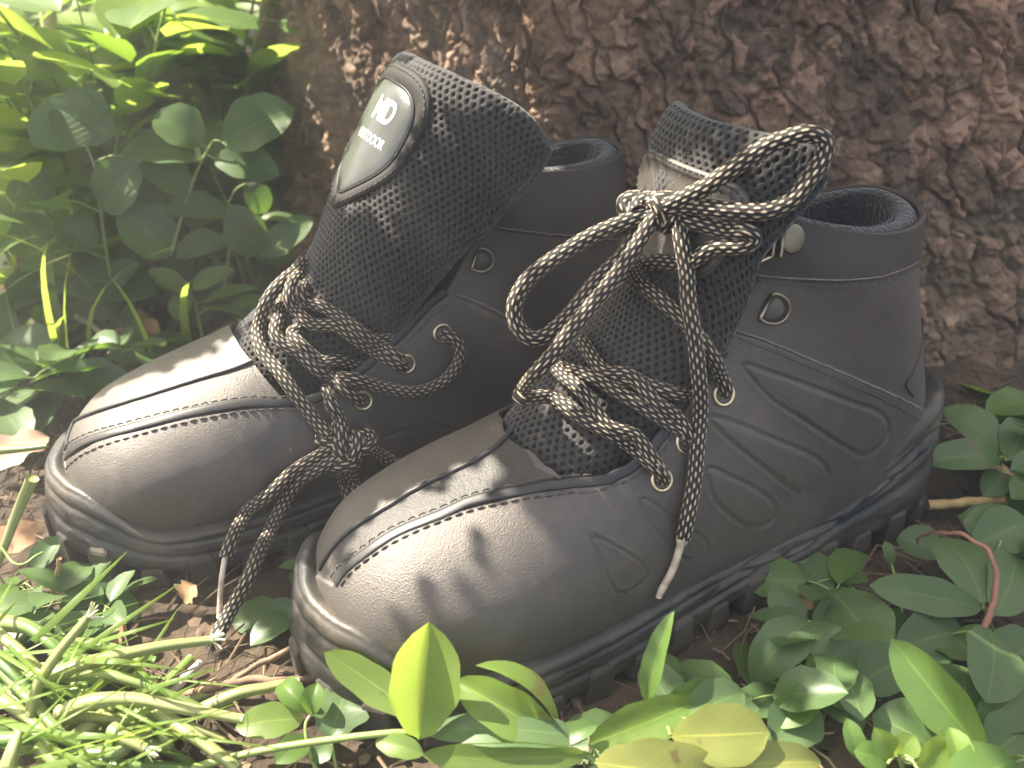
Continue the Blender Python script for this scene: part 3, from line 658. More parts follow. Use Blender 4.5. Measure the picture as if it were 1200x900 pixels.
def boot_b_laces():
    s = Laces(B); g = []; g_ = g.append
    g_(s.run([(356, 306, 'y', -1.0), (345, 318, 'y', -.4), (333, 328, 'y', .2), (321, 341, 'y', .5), (312, 356, 'y', .6), (305, 375, 'y', .6), (302, 391, 'y', 1.0), (306, 408, 'i', .3), (316, 424, 'i', .4), (330, 440, 'i', .5), (350, 467, 'i', .5), (370, 493, 'i', .2), (384, 508, .8)], r=.36, push=False))
    g_(s.run([(350, 322, 'y', .3), (341, 334, 'y', 1.0), (339, 350, 'y', 1.6), (350, 366, .5), (373, 379, .5), (393, 386, .48), (413, 394, .45), (438, 408, .4), (458, 422, .3), (472, 429, .05), (478, 432, -.6)], r=.34, free1=.9))
    g_(s.run([(356, 332, 'y', .6), (352, 343, 'y', 1.6), (362, 353, .45), (382, 364, .45), (402, 373, .45), (424, 389, .42), (446, 404, .3), (465, 418, .3), (476, 428, -.6)], r=.33, free1=1.2))
    g_(s.run([(345, 352, 'y', -.6), (334, 364, 'y', .3), (325, 378, 'y', 1.4), (323, 392, 'i', .3), (334, 405, 'i', .2), (350, 418, .5), (370, 429, .5), (388, 443, .45), (404, 456, .3), (420, 468, .1), (427, 474, -.6)], r=.35, free1=.9))
    g_(s.run([(352, 385, .1), (345, 393, .35), (355, 405, .45), (373, 418, .42), (397, 424, .35), (418, 427, .1), (432, 429, -.5)], r=.33, free1=1.5))
    g_(s.run([(425, 396, .25), (440, 397, .2), (455, 396, .1), (470, 395, -.5)], r=.3, free1=1.0))
    # loop that rises from the knot and enters the top eyelet
    g_(s.run([(398, 505, .8), (394, 488, .75), (385, 470, .7), (388, 452, .7), (408, 447, .62), (447, 453, .5), (487, 457, .42), (518, 445, .42), (536, 421, .45), (535, 402, .45), (525, 393, .2), (517, 393, -.5)], r=.34, free1=.8))
    kc = s.cp((404, 522, 1.0)); kd = float(proj(kc)[2])
    for c, ax, R_, tn, ph in (((388, 516), (.2, .1, 1), .42, 1.3, 0.0), ((400, 526), (1, .1, .35), .50, 1.5, .5), ((414, 524), (.8, .3, -.6), .48, 1.4, 1.4), ((404, 540), (.1, .3, 1), .45, 1.3, 2.0), ((424, 518), (.3, -.2, .9), .40, 1.2, 2.6), ((396, 510), (.9, .2, -.2), .42, 1.2, .3)):
        g_(s.coil(at(*c, kd + .05), ax, R_, tn, .31, ph))
    # two strands hanging forward over the side
    t1 = [(395, 522, 'd', kd - .3), (366, 534, .7), (340, 551, .6), (312, 576, .55), (290, 604, .55), (272, 634, 'i', .7), (264, 655, 'd', 39.3)]
    t2 = [(400, 532, 'd', kd - .4), (372, 542, .9), (347, 560, .6), (329, 588, .5), (314, 620, .6), (303, 650, 'i', .9), (290, 680, 'i', .9), (268, 720, 'd', 38.9), (250, 752, 'd', 38.0)]
    g_(s.run(t1, r=.34, push=False)); g_(s.run(t2, r=.35, push=False))
    g_(s.run([(404, 540, 'd', kd), (413, 566, .5), (424, 592, .5), (430, 618, .6)], r=.35, push=False))
    g_(s.run([(398, 545, 'd', kd), (402, 568, .4), (410, 595, .4), (418, 612, .5)], r=.3, push=False))
    g_(s.run([(425, 525, 'd', kd), (443, 529, .5), (464, 541, .5), (484, 556, .6), (496, 575, .6)], r=.35, push=False))
    o = s.finish(g)
    tube('lace_tip', spline(np.array([at(264, 652, 39.3), at(259, 684, 39.0), at(257, 724, 38.9)]), 16), .12, AGLET, o, 10)
    fur_fray('frayed_end', at(249, 754, 37.9), (-.3, 0, -1), LACE, o)
boot_a_laces(); boot_b_laces()
# ---------------------------------------------------------------- seams, bands, eyelets, rings and badges
DARKIN = noise_mat('eyelet_shade', (.008, .008, .008), (.014, .013, .012), 100, .9, 0)
def band(name, b, px, wd, h, mat, n=140, lift=.02, parent=None):
    P, N = b.line(px, n, lift); V, F = strip_geo(P, N, wd, h); return mesh(name, V, F, mat, parent or b.root)
def cord_seam(name, b, px, r, mat, lift=.03, n=140):
    P, N = b.line(px, n, lift); return tube(name, P, r, mat, b.root, 8)
def eyelets(b, lst, rad=.40):
    for x, y in lst:
        o, p, n, e1, e2 = ring_fit('eyelet', b, (x, y), rad, .085, METAL, lift=.10)
        disc('eyelet_shade_disc', p, n, e1, e2, rad * .9, DARKIN, o, lift=.06)  # near-black disc: the shade inside the eyelet is put into its colour
def d_ring(b, px, rad=.58, rot=-.45):
    o, p, n, e1, e2 = ring_fit('d_ring', b, px, rad, .065, GUN, shape='d', rot=rot, lift=.12)
    disc('ring_plate', p + e1 * .05, n, e1, e2, rad * .8, LEATHER, o, dome=.10, lift=.06)
    V, F, _ = tube_geo([p - e1 * rad * .5 - e2 * rad * .8 + n * .14, p - e1 * rad * .5 + e2 * rad * .8 + n * .14], .095, 8); mesh('hinge_bar', V, F, GUN, o)
def trim():
    # boot A
    cord_seam('toe_piping', A, [(372, 668), (382, 650), (397, 631), (420, 612), (453, 592), (493, 568), (533, 549), (560, 535), (585, 517), (600, 500)], .11, PIPING)
    band('toe_band', A, [(392, 684), (405, 666), (437, 641), (470, 621), (520, 601), (553, 586), (603, 575), (653, 566), (700, 562), (736, 551), (765, 526), (788, 494), (812, 458), (838, 418)], .42, .09, PIPING, 200, .07)
    stitches('toe_stitching', A, [[(397, 690), (411, 671), (441, 648), (474, 629), (520, 609), (557, 596), (607, 585), (660, 577), (705, 572), (742, 560), (772, 535), (796, 503), (820, 467), (846, 426), (860, 402)], [(386, 680), (399, 661), (432, 635), (466, 614), (518, 593), (552, 578), (600, 568), (650, 558), (697, 554)]], THREAD, lift=.15)
    stitches('side_stitching', A, [[(862, 396), (903, 412), (948, 430), (998, 452), (1046, 474), (1078, 492)], [(868, 329), (933, 335), (987, 337), (1033, 332), (1067, 321)]], THREAD, r=.032, lift=.13)
    cord_seam('side_seam', A, [(845, 392), (857, 388), (905, 403), (950, 422), (1000, 443), (1050, 465), (1085, 484)], .045, EDGE, .09)
    cord_seam('collar_seam', A, [(868, 321), (900, 326), (933, 328), (987, 330), (1033, 325), (1060, 316), (1076, 307)], .035, EDGE, .07)
    cord_seam('heel_seam', A, [(1084, 372), (1082, 407), (1072, 437), (1063, 452), (1072, 465)], .04, PIPING, .03)
    eyelets(A, [(777, 562), (848, 463), (805, 520)])
    d_ring(A, (905, 363))
    # hook below the collar: plate, bar and hook
    q = A.inv([(929, 283)])[0]; p = A.W(surf(*q)); n = A.R @ surfn(np.array(q[0]), np.array(q[1])); up = np.array([0, 0, 1.0]); up -= n * (up @ n); up /= np.linalg.norm(up); rt = np.cross(up, n)
    h = disc('lace_hook', p, n, rt, up, .50, GUN, A.root, dome=.035, lift=.12, ex=.85, ey=1.12)
    for k, (dx, r_) in enumerate(((-.45, .10), (-.75, .10), (-1.05, .08))):
        V, F, _ = tube_geo([p + rt * dx - up * .62 + n * .2, p + rt * (dx + .06) + up * .62 + n * .22], r_, 8); mesh('hook_bar', V, F, GUN, h)
    V, F, _ = tube_geo(spline([p - rt * .7 - up * .6 + n * .2, p - rt * 1.3 - up * .8 + n * .35, p - rt * 1.75 - up * .55 + n * .4, p - rt * 1.6 + up * .3 + n * .4], 20), .06, 8); mesh('hook_wire', V, F, METAL, h)
    # boot B
    cord_seam('toe_piping', B, [(57, 545), (60, 520), (68, 508), (84, 493), (110, 481), (135, 473), (180, 459), (230, 443), (270, 431), (297, 420)], .11, PIPING)
    band('toe_band', B, [(64, 562), (68, 545), (80, 530), (102, 516), (140, 504), (200, 488), (250, 477), (300, 470), (343, 471), (380, 464), (417, 440), (467, 397), (500, 362), (524, 342)], .42, .09, PIPING, 200, .07)
    stitches('toe_stitching', B, [[(66, 575), (73, 556), (86, 540), (108, 526), (146, 513), (204, 497), (254, 486), (302, 479), (345, 480), (386, 472), (424, 449), (474, 406), (507, 372), (531, 352)], [(59, 553), (64, 538), (76, 523), (98, 509), (137, 497), (198, 481), (248, 470), (298, 463), (340, 464)]], THREAD, lift=.14)
    cord_seam('side_seam', B, [(524, 345), (545, 350), (575, 362), (600, 376)], .045, EDGE, .08)
    cord_seam('collar_seam', B, [(585, 269), (620, 273), (650, 276), (690, 279), (725, 281)], .035, EDGE, .07)
    eyelets(B, [(477, 428), (427, 470), (520, 392)])
    d_ring(B, (563, 307), .55)
    o, p, n, e1, e2 = ring_fit('rivet', B, (342, 528), .2, .05, GUN, lift=.02); disc('rivet_cap', p, n, e1, e2, .19, GUN, o, dome=.12)
trim()
def badge(b, u0, u1, a0, a1, narrow=.55, text=None, glossy=True, lift=.06):
    """leather badge sewn on the front of the tongue; u along the ridge, a across in the tongue's own parameter"""
    t = b.t; um, uh = (u0 + u1) / 2, (u1 - u0) / 2; am, ah = (a0 + a1) / 2, (a1 - a0) / 2
    def pt(r, th, lf):
        c, s_ = np.cos(th), np.sin(th); e = .62
        x = np.sign(c) * np.abs(c) ** e; y = np.sign(s_) * np.abs(s_) ** (e if True else 1); wv = np.where(y < 0, 1 - (1 - narrow) * np.abs(y) ** 1.6, 1.0)
        return t.w(um + uh * y * r, am + ah * x * wv * r, lf)
    th = np.linspace(0, 2 * math.pi, 97)[:-1]
    def plate(name, rs, lfs, mat, parent):
        V = np.vstack([pt(r, th, l) for r, l in zip(rs, lfs)]); F = grid_faces(len(rs), 96, False, True).tolist(); V = np.vstack([V, pt(0.0, np.array([0.0]), lfs[-1])]); k = (len(rs) - 1) * 96
        F += [[k + i, len(V) - 1, k + (i + 1) % 96] for i in range(96)]
        return mesh(name, V, F, mat, parent)
    m = plate('badge', [1.0, .99, .96, .9, .84, .80, .78, .6, .4, .2], [-.3, lift * .8, lift + .05, lift + .08, lift + .05, lift, lift - .04, lift - .04, lift - .04, lift - .04], RINGM if glossy else LEATHER, b.root)
    P = pt(.93, np.linspace(0, 2 * math.pi, 400), lift + .09); mb = MB(); S = np.r_[0, np.cumsum(np.linalg.norm(np.diff(P, axis=0), axis=1))]
    for s in np.arange(0, S[-1], .3):
        q = np.array([[np.interp(s + .19 * x, S, P[:, k]) for k in range(3)] for x in (0, .5, 1)]); V, F, _ = tube_geo(q, .03, 5); mb.add(V, F)
    st = mb.build('badge_stitching', THREAD, m); st['kind'] = 'stuff'
    if glossy:
        g = plate('badge_panel', [.77, .76, .73, .6, .45, .3, .15], [lift - .06, lift, lift + .05, lift + .07, lift + .07, lift + .07, lift + .07], BADGE, m)
        P = pt(.775, np.linspace(0, 2 * math.pi, 200), lift + .01); tube('badge_rim', P, .045, PIPING, g, 6)
        if text:
            for body, size, uc, ac, st_ in text:
                fc = bpy.data.curves.new('lettering', 'FONT'); fc.body = body; fc.size = 1.0; fc.align_x = 'CENTER'; fc.align_y = 'CENTER'; fc.offset = st_
                ob = bpy.data.objects.new('lettering', fc); COL.objects.link(ob); dg = bpy.context.evaluated_depsgraph_get(); me = bpy.data.meshes.new_from_object(ob.evaluated_get(dg)); bpy.data.objects.remove(ob)
                bm = bmesh.new(); bm.from_mesh(me); bmesh.ops.triangulate(bm, faces=bm.faces[:])
                for _ in range(5):
                    ed = [e for e in bm.edges if e.calc_length() > .12]
                    if not ed: break
                    bmesh.ops.subdivide_edges(bm, edges=ed, cuts=1); bmesh.ops.triangulate(bm, faces=bm.faces[:])
                XY = np.array([v.co[:2] for v in bm.verts]); Fc = [[v.index for v in f.verts] for f in bm.faces]; bm.free()
                # centimetres across -> parameter
                k0 = t.w(uc, ac); k1 = t.w(uc, ac + .02); cma = np.linalg.norm(k1 - k0) / .02
                V = t.w(uc + XY[:, 1] * size / t.len, ac + b.tsgn * XY[:, 0] * size * .8 / cma, lift + .085)
                mesh('lettering', V, Fc, PRINT, g, smooth=False)
    return m
def badge_mats():
    m, t, b = new_mat('badge_gloss'); tc = nd(t, 'ShaderNodeTexCoord'); n = nd(t, 'ShaderNodeTexNoise', Scale=30, Detail=3); t.links.new(tc.outputs['Object'], n.inputs['Vector'])
    t.links.new(ramp(t, n.outputs['Fac'], [(.3, (.04, .044, .042)), (.7, (.075, .08, .076))]), b.inputs['Base Color']); b.inputs['Roughness'].default_value = .34; b.inputs['Coat Weight'].default_value = .15
    v = nd(t, 'ShaderNodeTexNoise', Scale=700); t.links.new(tc.outputs['Object'], v.inputs['Vector']); bp = nd(t, 'ShaderNodeBump', Strength=.25, Distance=.0003); t.links.new(v.outputs[0], bp.inputs['Height']); t.links.new(bp.outputs[0], b.inputs['Normal'])
    return m, noise_mat('badge_print', (.68, .69, .66), (.8, .8, .78), 200, .4, .1)
BADGE, PRINT = badge_mats(); RINGM = noise_mat('badge_edge_leather', (.014, .012, .011), (.026, .023, .02), 60, .7, .3, 900, bdist=.0003, spec=.3)
A.tsgn = 1; B.tsgn = 1
badge(B, .52, .955, -.38, .33, .28, [('MD', 1.4, .825, .045, .03), ('OUTDOOR', .62, .745, .035, .01)])
badge(A, .60, .88, -.62, .62, .8, None, glossy=False)
# ---------------------------------------------------------------- ground
def gh(x, y):                       # height of the soil and litter, cm
    x = np.asarray(x, float); y = np.asarray(y, float); p = np.stack([x, y, x * 0], -1)
    h = .55 + .55 * fbm(p / 9, 3) + .14 * perlin(p / 1.3) + .07 * perlin(p / .6)
    # the soil rises towards the roots of the tree
    r = np.hypot(x - 20, y - 91); h = h + 3.0 * np.exp(-np.maximum(r - 42, 0) / 4.5) * sstep(-10, 30, x) + 1.5 * np.exp(-np.maximum(r - 42, 0) / 6)
    for b in (A, B):                # pressed flat under the soles
        q = (np.stack([x, y, x * 0], -1) - b.heel) @ b.R; m = sstep(-2, 1, q[..., 0]) * sstep(33, 30, q[..., 0]) * sstep(7, 4.5, np.abs(q[..., 1])); h = h * (1 - m) + (.35 + .04 * perlin(p)) * m
    return h
def ground():
    a = np.linspace(-1, 1, 420); sx = 62 * a * (1 + 60 * np.abs(a) ** 14); b_ = np.linspace(0, 1, 420); sy = -30 + 170 * b_ * (1 + 50 * b_ ** 14)
    X, Y = np.meshgrid(sx, sy, indexing='ij'); Z = gh(X, Y)
    m, t, b = new_mat('soil_and_litter'); tc = nd(t, 'ShaderNodeTexCoord')
    n = nd(t, 'ShaderNodeTexNoise', Scale=22, Detail=10, Roughness=.7); t.links.new(tc.outputs['Object'], n.inputs['Vector'])
    t.links.new(ramp(t, n.outputs['Fac'], [(.25, (.018, .012, .008)), (.45, (.045, .030, .018)), (.62, (.085, .058, .036)), (.8, (.15, .11, .07))]), b.inputs['Base Color']); b.inputs['Roughness'].default_value = .95
    n2 = nd(t, 'ShaderNodeTexNoise', Scale=160, Detail=8); t.links.new(tc.outputs['Object'], n2.inputs['Vector']); bp = nd(t, 'ShaderNodeBump', Strength=1, Distance=.004); t.links.new(n2.outputs[0], bp.inputs['Height']); t.links.new(bp.outputs[0], b.inputs['Normal'])
    o = mesh('ground', np.stack([X, Y, Z], -1).reshape(-1, 3), grid_faces(420, 420), m); o['kind'] = 'structure'
ground()
# ---------------------------------------------------------------- the tree
TC = np.array([20.0, 91.0])
def trunk_r(th, z):                 # th: bearing from the axis, 0 towards the camera, positive to the right
    fl = np.exp(-np.maximum(z, 0) / 9.0)
    r = 42 - .03 * z + fl * (2.6 + 3.2 * np.sin(th * 3.1 + .6) ** 2 * (.5 + .5 * np.sin(th * 1.3)) + 4.5 * np.exp(-((th + 1.0) / .4) ** 2))
    return r
def bark_h(P):                      # relief of the bark: furrowed, flaking plates a few cm wide
    w = P + 1.1 * np.stack([fbm(P / 5 + 5 * k, 4) for k in range(3)], -1) + .22 * np.stack([perlin(P / .8 + 3 * k) for k in range(3)], -1)
    w[..., 0] += .45 * w[..., 2]    # the furrows lean
    q = w / np.array([2.0, 2.0, 5.0]); f1, f2, cid = voro(q); e = f2 - f1
    q2 = w / np.array([.9, .9, 1.5]) + 9; g1, g2, cd2 = voro(q2); e2 = g2 - g1
    lev = ((cid * 37) % 97) / 97.0; lev2 = ((cd2 * 53) % 89) / 89.0
    tq = 2.6 * fbm(P / np.array([2.2, 2.2, 3.0]) + 31, 4); terr = np.floor(tq) + sstep(.0, .3, tq - np.floor(tq))
    h = .40 * sstep(.0, .14, e) * (.5 + .8 * lev) + .15 * sstep(0, .22, e2) * (.2 + 1.2 * lev2) + .15 * terr + .13 * fbm(P / .6, 3) + 1.0 * fbm(P / 13, 2)
    return h, e, lev, e2, lev2
def tree():
    t_ = empty('tree', (TC[0], TC[1], 0)); tag(t_, 'huge old tree with rough furrowed brown bark rising behind the boots', 'tree')
    th = np.concatenate([np.linspace(-1.75, -.95, 60, endpoint=False), np.linspace(-.95, .5, 800, endpoint=False), np.linspace(.5, 1.25, 60)]); z = np.concatenate([np.linspace(-1, 27, 320), 27 + 273 * np.linspace(0, 1, 50)[1:] ** 1.6])
    TH, Z = np.meshgrid(th, z, indexing='ij'); R_ = trunk_r(TH, Z)
    P = np.stack([TC[0] + R_ * np.sin(TH), TC[1] - R_ * np.cos(TH), Z], -1); h, e, lev, e2, lev2 = bark_h(P)
    dirv = np.stack([np.sin(TH), -np.cos(TH), .0 * TH], -1); P = P + dirv * (h - 1.0)[..., None]
    m, t, b = new_mat('furrowed_bark'); tc = nd(t, 'ShaderNodeTexCoord')
    n = nd(t, 'ShaderNodeTexNoise', Scale=45, Detail=9, Roughness=.7); t.links.new(tc.outputs['Object'], n.inputs['Vector'])
    a = nd(t, 'ShaderNodeAttribute', attribute_name='plate'); a2 = nd(t, 'ShaderNodeAttribute', attribute_name='scale')
    c1 = ramp(t, n.outputs['Fac'], [(.28, (.040, .028, .019)), (.45, (.145, .100, .068)), (.6, (.26, .185, .130)), (.75, (.50, .38, .28))])
    mx = nd(t, 'ShaderNodeMix', data_type='RGBA', blend_type='MULTIPLY'); mx.inputs[0].default_value = .75; t.links.new(c1, mx.inputs[6]); t.links.new(ramp(t, a.outputs['Fac'], [(0, (.50, .46, .42)), (.5, (.9, .78, .70)), (1, (1.25, 1.0, .85))]), mx.inputs[7])
    mx2 = nd(t, 'ShaderNodeMix', data_type='RGBA'); t.links.new(ramp(t, a2.outputs['Fac'], [(.80, (0, 0, 0)), (.92, (.7, .7, .7))]), mx2.inputs[0]); t.links.new(mx.outputs[2], mx2.inputs[6]); mx2.inputs[7].default_value = (.36, .22, .15, 1)
    # lichen tint
    n3 = nd(t, 'ShaderNodeTexNoise', Scale=9, Detail=4); t.links.new(tc.outputs['Object'], n3.inputs['Vector']); mx3 = nd(t, 'ShaderNodeMix', data_type='RGBA'); t.links.new(ramp(t, n3.outputs['Fac'], [(.55, (0, 0, 0)), (.75, (.45, .45, .45))]), mx3.inputs[0]); t.links.new(mx2.outputs[2], mx3.inputs[6]); mx3.inputs[7].default_value = (.13, .115, .07, 1)
    t.links.new(mx3.outputs[2], b.inputs['Base Color']); b.inputs['Roughness'].default_value = .85
    n4 = nd(t, 'ShaderNodeTexNoise', Scale=260, Detail=7, Roughness=.65); t.links.new(tc.outputs['Object'], n4.inputs['Vector']); bp = nd(t, 'ShaderNodeBump', Strength=.9, Distance=.002); t.links.new(n4.outputs[0], bp.inputs['Height']); t.links.new(bp.outputs[0], b.inputs['Normal'])
    tr = mesh('trunk', P.reshape(-1, 3), grid_faces(len(th), len(z)), m, t_, attr={'plate': lev, 'scale': lev2})
    # back half of the trunk, plain
    th2 = np.linspace(1.2, 2 * math.pi - 1.7, 60); z2 = np.linspace(-2, 300, 30); T2, Z2 = np.meshgrid(th2, z2, indexing='ij'); R2 = 41 - .03 * Z2
    mesh('trunk_shell', np.stack([TC[0] + R2 * np.sin(T2), TC[1] - R2 * np.cos(T2), Z2], -1).reshape(-1, 3), grid_faces(60, 30), m, tr)
    # loose scales of bark, each a piece of its own
    sm = []
    for k in range(4):
        n_ = 9; a_ = np.linspace(0, 2 * math.pi, n_ + 1)[:-1]; rad = 1 + .3 * RNG.normal(size=n_) * .8; xy = np.c_[np.cos(a_) * .55 * rad, np.sin(a_) * rad]
        V = [(0, 0, .3)] + [(x * .6, y * .6, .26 + .05 * RNG.normal()) for x, y in xy] + [(x, y, .12 + .04 * RNG.normal()) for x, y in xy] + [(x * .9, y * .9, -.25) for x, y in xy]
        F = [[0, 1 + i, 1 + (i + 1) % n_] for i in range(n_)] + [[1 + n_ * r + i, 1 + n_ * (r + 1) + i, 1 + n_ * (r + 1) + (i + 1) % n_, 1 + n_ * r + (i + 1) % n_] for r in (0, 1) for i in range(n_)]
        me = bpy.data.meshes.new('bark_scale'); me.from_pydata((np.array(V) * U).tolist(), [], F); me.update(); me.materials.append(BARKS[k % 2]); sm.append(me)
    for i in range(130):
        a_ = RNG.uniform(-.75, .42) if i % 3 else RNG.uniform(-.1, .45); zz = RNG.uniform(1, 24); Rr = trunk_r(np.array(a_), np.array(zz)); P0 = np.array([TC[0] + Rr * math.sin(a_), TC[1] - Rr * math.cos(a_), zz]); hh, ee, *_ = bark_h(P0[None])
        if ee[0] < .22: continue
        d = np.array([math.sin(a_), -math.cos(a_), 0]); P1 = P0 + d * (hh[0] - 1.02)
        zx = Vector(d + RNG.normal(size=3) * .18).normalized(); q = zx.to_track_quat('Z', 'Y'); s_ = RNG.uniform(.35, 1.0)
        o = bpy.data.objects.new('bark_scale', sm[i % 4]); COL.objects.link(o); o.parent = t_; o.location = (P1 - np.array([TC[0], TC[1], 0])) * U; o.rotation_mode = 'QUATERNION'; o.rotation_quaternion = q; o.scale = (s_ * .8, s_ * RNG.uniform(.8, 1.3), s_ * .45)
    return t_
BARKS = [noise_mat('bark_scale_tan', (.10, .06, .04), (.26, .17, .125), 160, .85, .8, 500, bdist=.001), noise_mat('bark_scale_grey', (.08, .052, .038), (.2, .135, .10), 160, .85, .8, 500, bdist=.001)]
TREE = tree()
# ---------------------------------------------------------------- leaves
def leaf_mat(name, c1, c2, tr, tf=.4, rough=.42, vein=(1.25, 1.2, 1.0)):
    m, t, b = new_mat(name); L = t.links; uv = nd(t, 'ShaderNodeUVMap'); sp = nd(t, 'ShaderNodeSeparateXYZ'); L.new(uv.outputs[0], sp.inputs[0])
    tc = nd(t, 'ShaderNodeTexCoord'); n = nd(t, 'ShaderNodeTexNoise', Scale=70, Detail=5); L.new(tc.outputs['Object'], n.inputs['Vector'])
    oi = nd(t, 'ShaderNodeObjectInfo'); ad = nd(t, 'ShaderNodeMath', operation='MULTIPLY_ADD'); L.new(oi.outputs['Random'], ad.inputs[0]); ad.inputs[1].default_value = .5; L.new(n.outputs['Fac'], ad.inputs[2])
    col = ramp(t, ad.outputs[0], [(.4, c1), (1.0, c2)])
    # midrib and side veins
    def M(op, a, c=None, v=None):
        k = nd(t, 'ShaderNodeMath', operation=op); L.new(a, k.inputs[0])
        if c is not None: L.new(c, k.inputs[1])
        if v is not None: k.inputs[1].default_value = v
        return k.outputs[0]
    ax = M('ABSOLUTE', M('SUBTRACT', sp.outputs['X'], v=.5)); mid = M('LESS_THAN', ax, v=.018)
    sv = M('FRACT', M('MULTIPLY', M('SUBTRACT', sp.outputs['Y'], M('MULTIPLY', ax, v=.55)), v=9.0)); side = M('MULTIPLY', M('LESS_THAN', sv, v=.07), v=.35)
    vn = M('MAXIMUM', mid, side); mx = nd(t, 'ShaderNodeMix', data_type='RGBA', blend_type='MULTIPLY'); L.new(vn, mx.inputs[0]); L.new(col, mx.inputs[6]); mx.inputs[7].default_value = (*[v * 1.3 for v in vein], 1)
    ns = nd(t, 'ShaderNodeTexNoise', Scale=190, Detail=2); L.new(tc.outputs['Object'], ns.inputs['Vector']); n5 = nd(t, 'ShaderNodeTexNoise', Scale=30, Detail=1); L.new(tc.outputs['Object'], n5.inputs['Vector']); sm_ = M('MULTIPLY', ns.outputs['Fac'], n5.outputs['Fac'])
    bl = nd(t, 'ShaderNodeMix', data_type='RGBA'); L.new(ramp(t, sm_, [(.37, (0, 0, 0)), (.42, (.8, .8, .8))]), bl.inputs[0]); L.new(mx.outputs[2], bl.inputs[6]); bl.inputs[7].default_value = (.16, .11, .05, 1); mx = bl
    L.new(mx.outputs[2], b.inputs['Base Color']); b.inputs['Roughness'].default_value = rough; b.inputs['Specular IOR Level'].default_value = .45
    bp = nd(t, 'ShaderNodeBump', Strength=.5, Distance=.0006); L.new(M('ADD', M('MULTIPLY', n.outputs['Fac'], v=.6), vn), bp.inputs['Height']); L.new(bp.outputs[0], b.inputs['Normal'])
    tl = nd(t, 'ShaderNodeBsdfTranslucent'); tl.inputs[0].default_value = (*tr, 1); ms = nd(t, 'ShaderNodeMixShader'); ms.inputs[0].default_value = tf
    L.new(b.outputs[0], ms.inputs[1]); L.new(tl.outputs[0], ms.inputs[2]); L.new(ms.outputs[0], t.nodes['Material Output'].inputs[0]); return m
G_DARK = leaf_mat('leaf_green', (.070, .122, .045), (.11, .175, .065), (.16, .30, .03), .38)
G_MID = leaf_mat('leaf_fresh_green', (.085, .15, .035), (.12, .20, .05), (.27, .45, .04), .42)
G_BRI = leaf_mat('leaf_young', (.14, .22, .05), (.20, .29, .07), (.44, .58, .08), .52)
G_YEL = leaf_mat('leaf_olive_yellow', (.20, .22, .055), (.27, .28, .08), (.36, .40, .08), .38)
STEM = noise_mat('green_stem', (.16, .22, .06), (.28, .34, .10), 80, .5, .2)
STEM_B = noise_mat('brown_stem', (.16, .10, .06), (.30, .20, .12), 80, .7, .4)
DEAD = noise_mat('dead_leaf', (.16, .085, .04), (.42, .25, .13), 60, .8, .6, 200)
def leaf_geo(L=1.0, W=.5, fold=.25, curl=.15, twist=0.0, shape=1.0, nu=12, nv=7, wave=0.0, roll=0.0):
    """leaf along +Y from the origin, face up +Z; UV x across, y along"""
    u = np.linspace(0, 1, nu); v = np.linspace(-1, 1, nv); UU, VV = np.meshgrid(u, v, indexing='ij')
    w_ = W * .5 * np.sin(np.pi * UU ** shape) ** .56 * (1 + wave * np.sin(UU * 17 + 1)) + .004 * L
    ang = roll * VV; x = VV * w_ * np.cos(ang * .5); z = np.abs(VV) ** 1.3 * w_ * fold + np.sin(np.abs(ang) * .8) * w_ * .7
    y = UU * L; z = z + curl * L * (4 * UU * (1 - UU)) * 1.0 + wave * .25 * W * np.sin(UU * 11 + VV * 2) * np.abs(VV)
    tw = twist * UU; x2 = x * np.cos(tw) - z * np.sin(tw) * .5; z2 = z + x * np.sin(tw)
    return np.stack([x2, y, z2], -1).reshape(-1, 3), grid_faces(nu, nv), np.stack([(VV + 1) / 2, UU], -1).reshape(-1, 2)
def place_leaf(base, tip, W, up, name, mat, parent, fold=.25, curl=.1, twist=0.0, shape=1.0, wave=.04, roll=0.0):
    base = np.asarray(base, float); tip = np.asarray(tip, float); ay = tip - base; L = np.linalg.norm(ay); ay /= L; up = np.asarray(up, float); ax = np.cross(ay, up); ax /= np.linalg.norm(ax); az = np.cross(ax, ay)
    V, F, uv = leaf_geo(L, W, fold, curl, twist, shape, 15, 9, wave, roll); V = base + V[:, :1] * ax + V[:, 1:2] * ay + V[:, 2:] * az
    return mesh(name, V, F, mat, parent, uv)
# ---------------------------------------------------------------- plants traced one by one.  z = height above the ground plane in cm
def P3(px, py, z):
    p = on_z(px, py, z)             # but nothing that close stands further off than the edge of the trunk
    return p if p[1] < 56 else CAM + (p - CAM) * (56 + .02 * (p[1] - 56)) / p[1]
def plant(name, label, stem, leaves, mat=None, cat='plant', group=None, smat=None, sr=.11):
    """stem: [(px,py,z)...]; leaves: (base, tip, width cm, kwargs)"""
    pts = [P3(*s) for s in stem]; root = empty(name, pts[0] * [1, 1, 0]); tag(root, label, cat, group)
    tube('stem', spline(np.array(pts), 24), np.linspace(sr, sr * .7, 24), smat or STEM, root, 7)
    for lf in leaves:
        b_, t_, W = lf[0], lf[1], lf[2]; k = dict(lf[3]) if len(lf) > 3 else {}; m = k.pop('mat', mat or G_DARK); up = k.pop('up', (0, -.45, .9)); lab = k.pop('label', None)
        o = place_leaf(P3(*b_), P3(*t_), W, up, 'leaf', m, root, **k)
        if lab: o['label'] = lab
        # petiole to the nearest point of the stem
        S = spline(np.array(pts), 24); q = P3(*b_); j = np.argmin(np.linalg.norm(S - q, axis=1)); d = np.linalg.norm(S[j] - q)
        if d > .25: tube('leaf_stalk', spline(np.array([S[j], (S[j] + q) / 2 + [0, 0, .15 * d], q]), 8), .06, smat or STEM, root, 6)
    return root
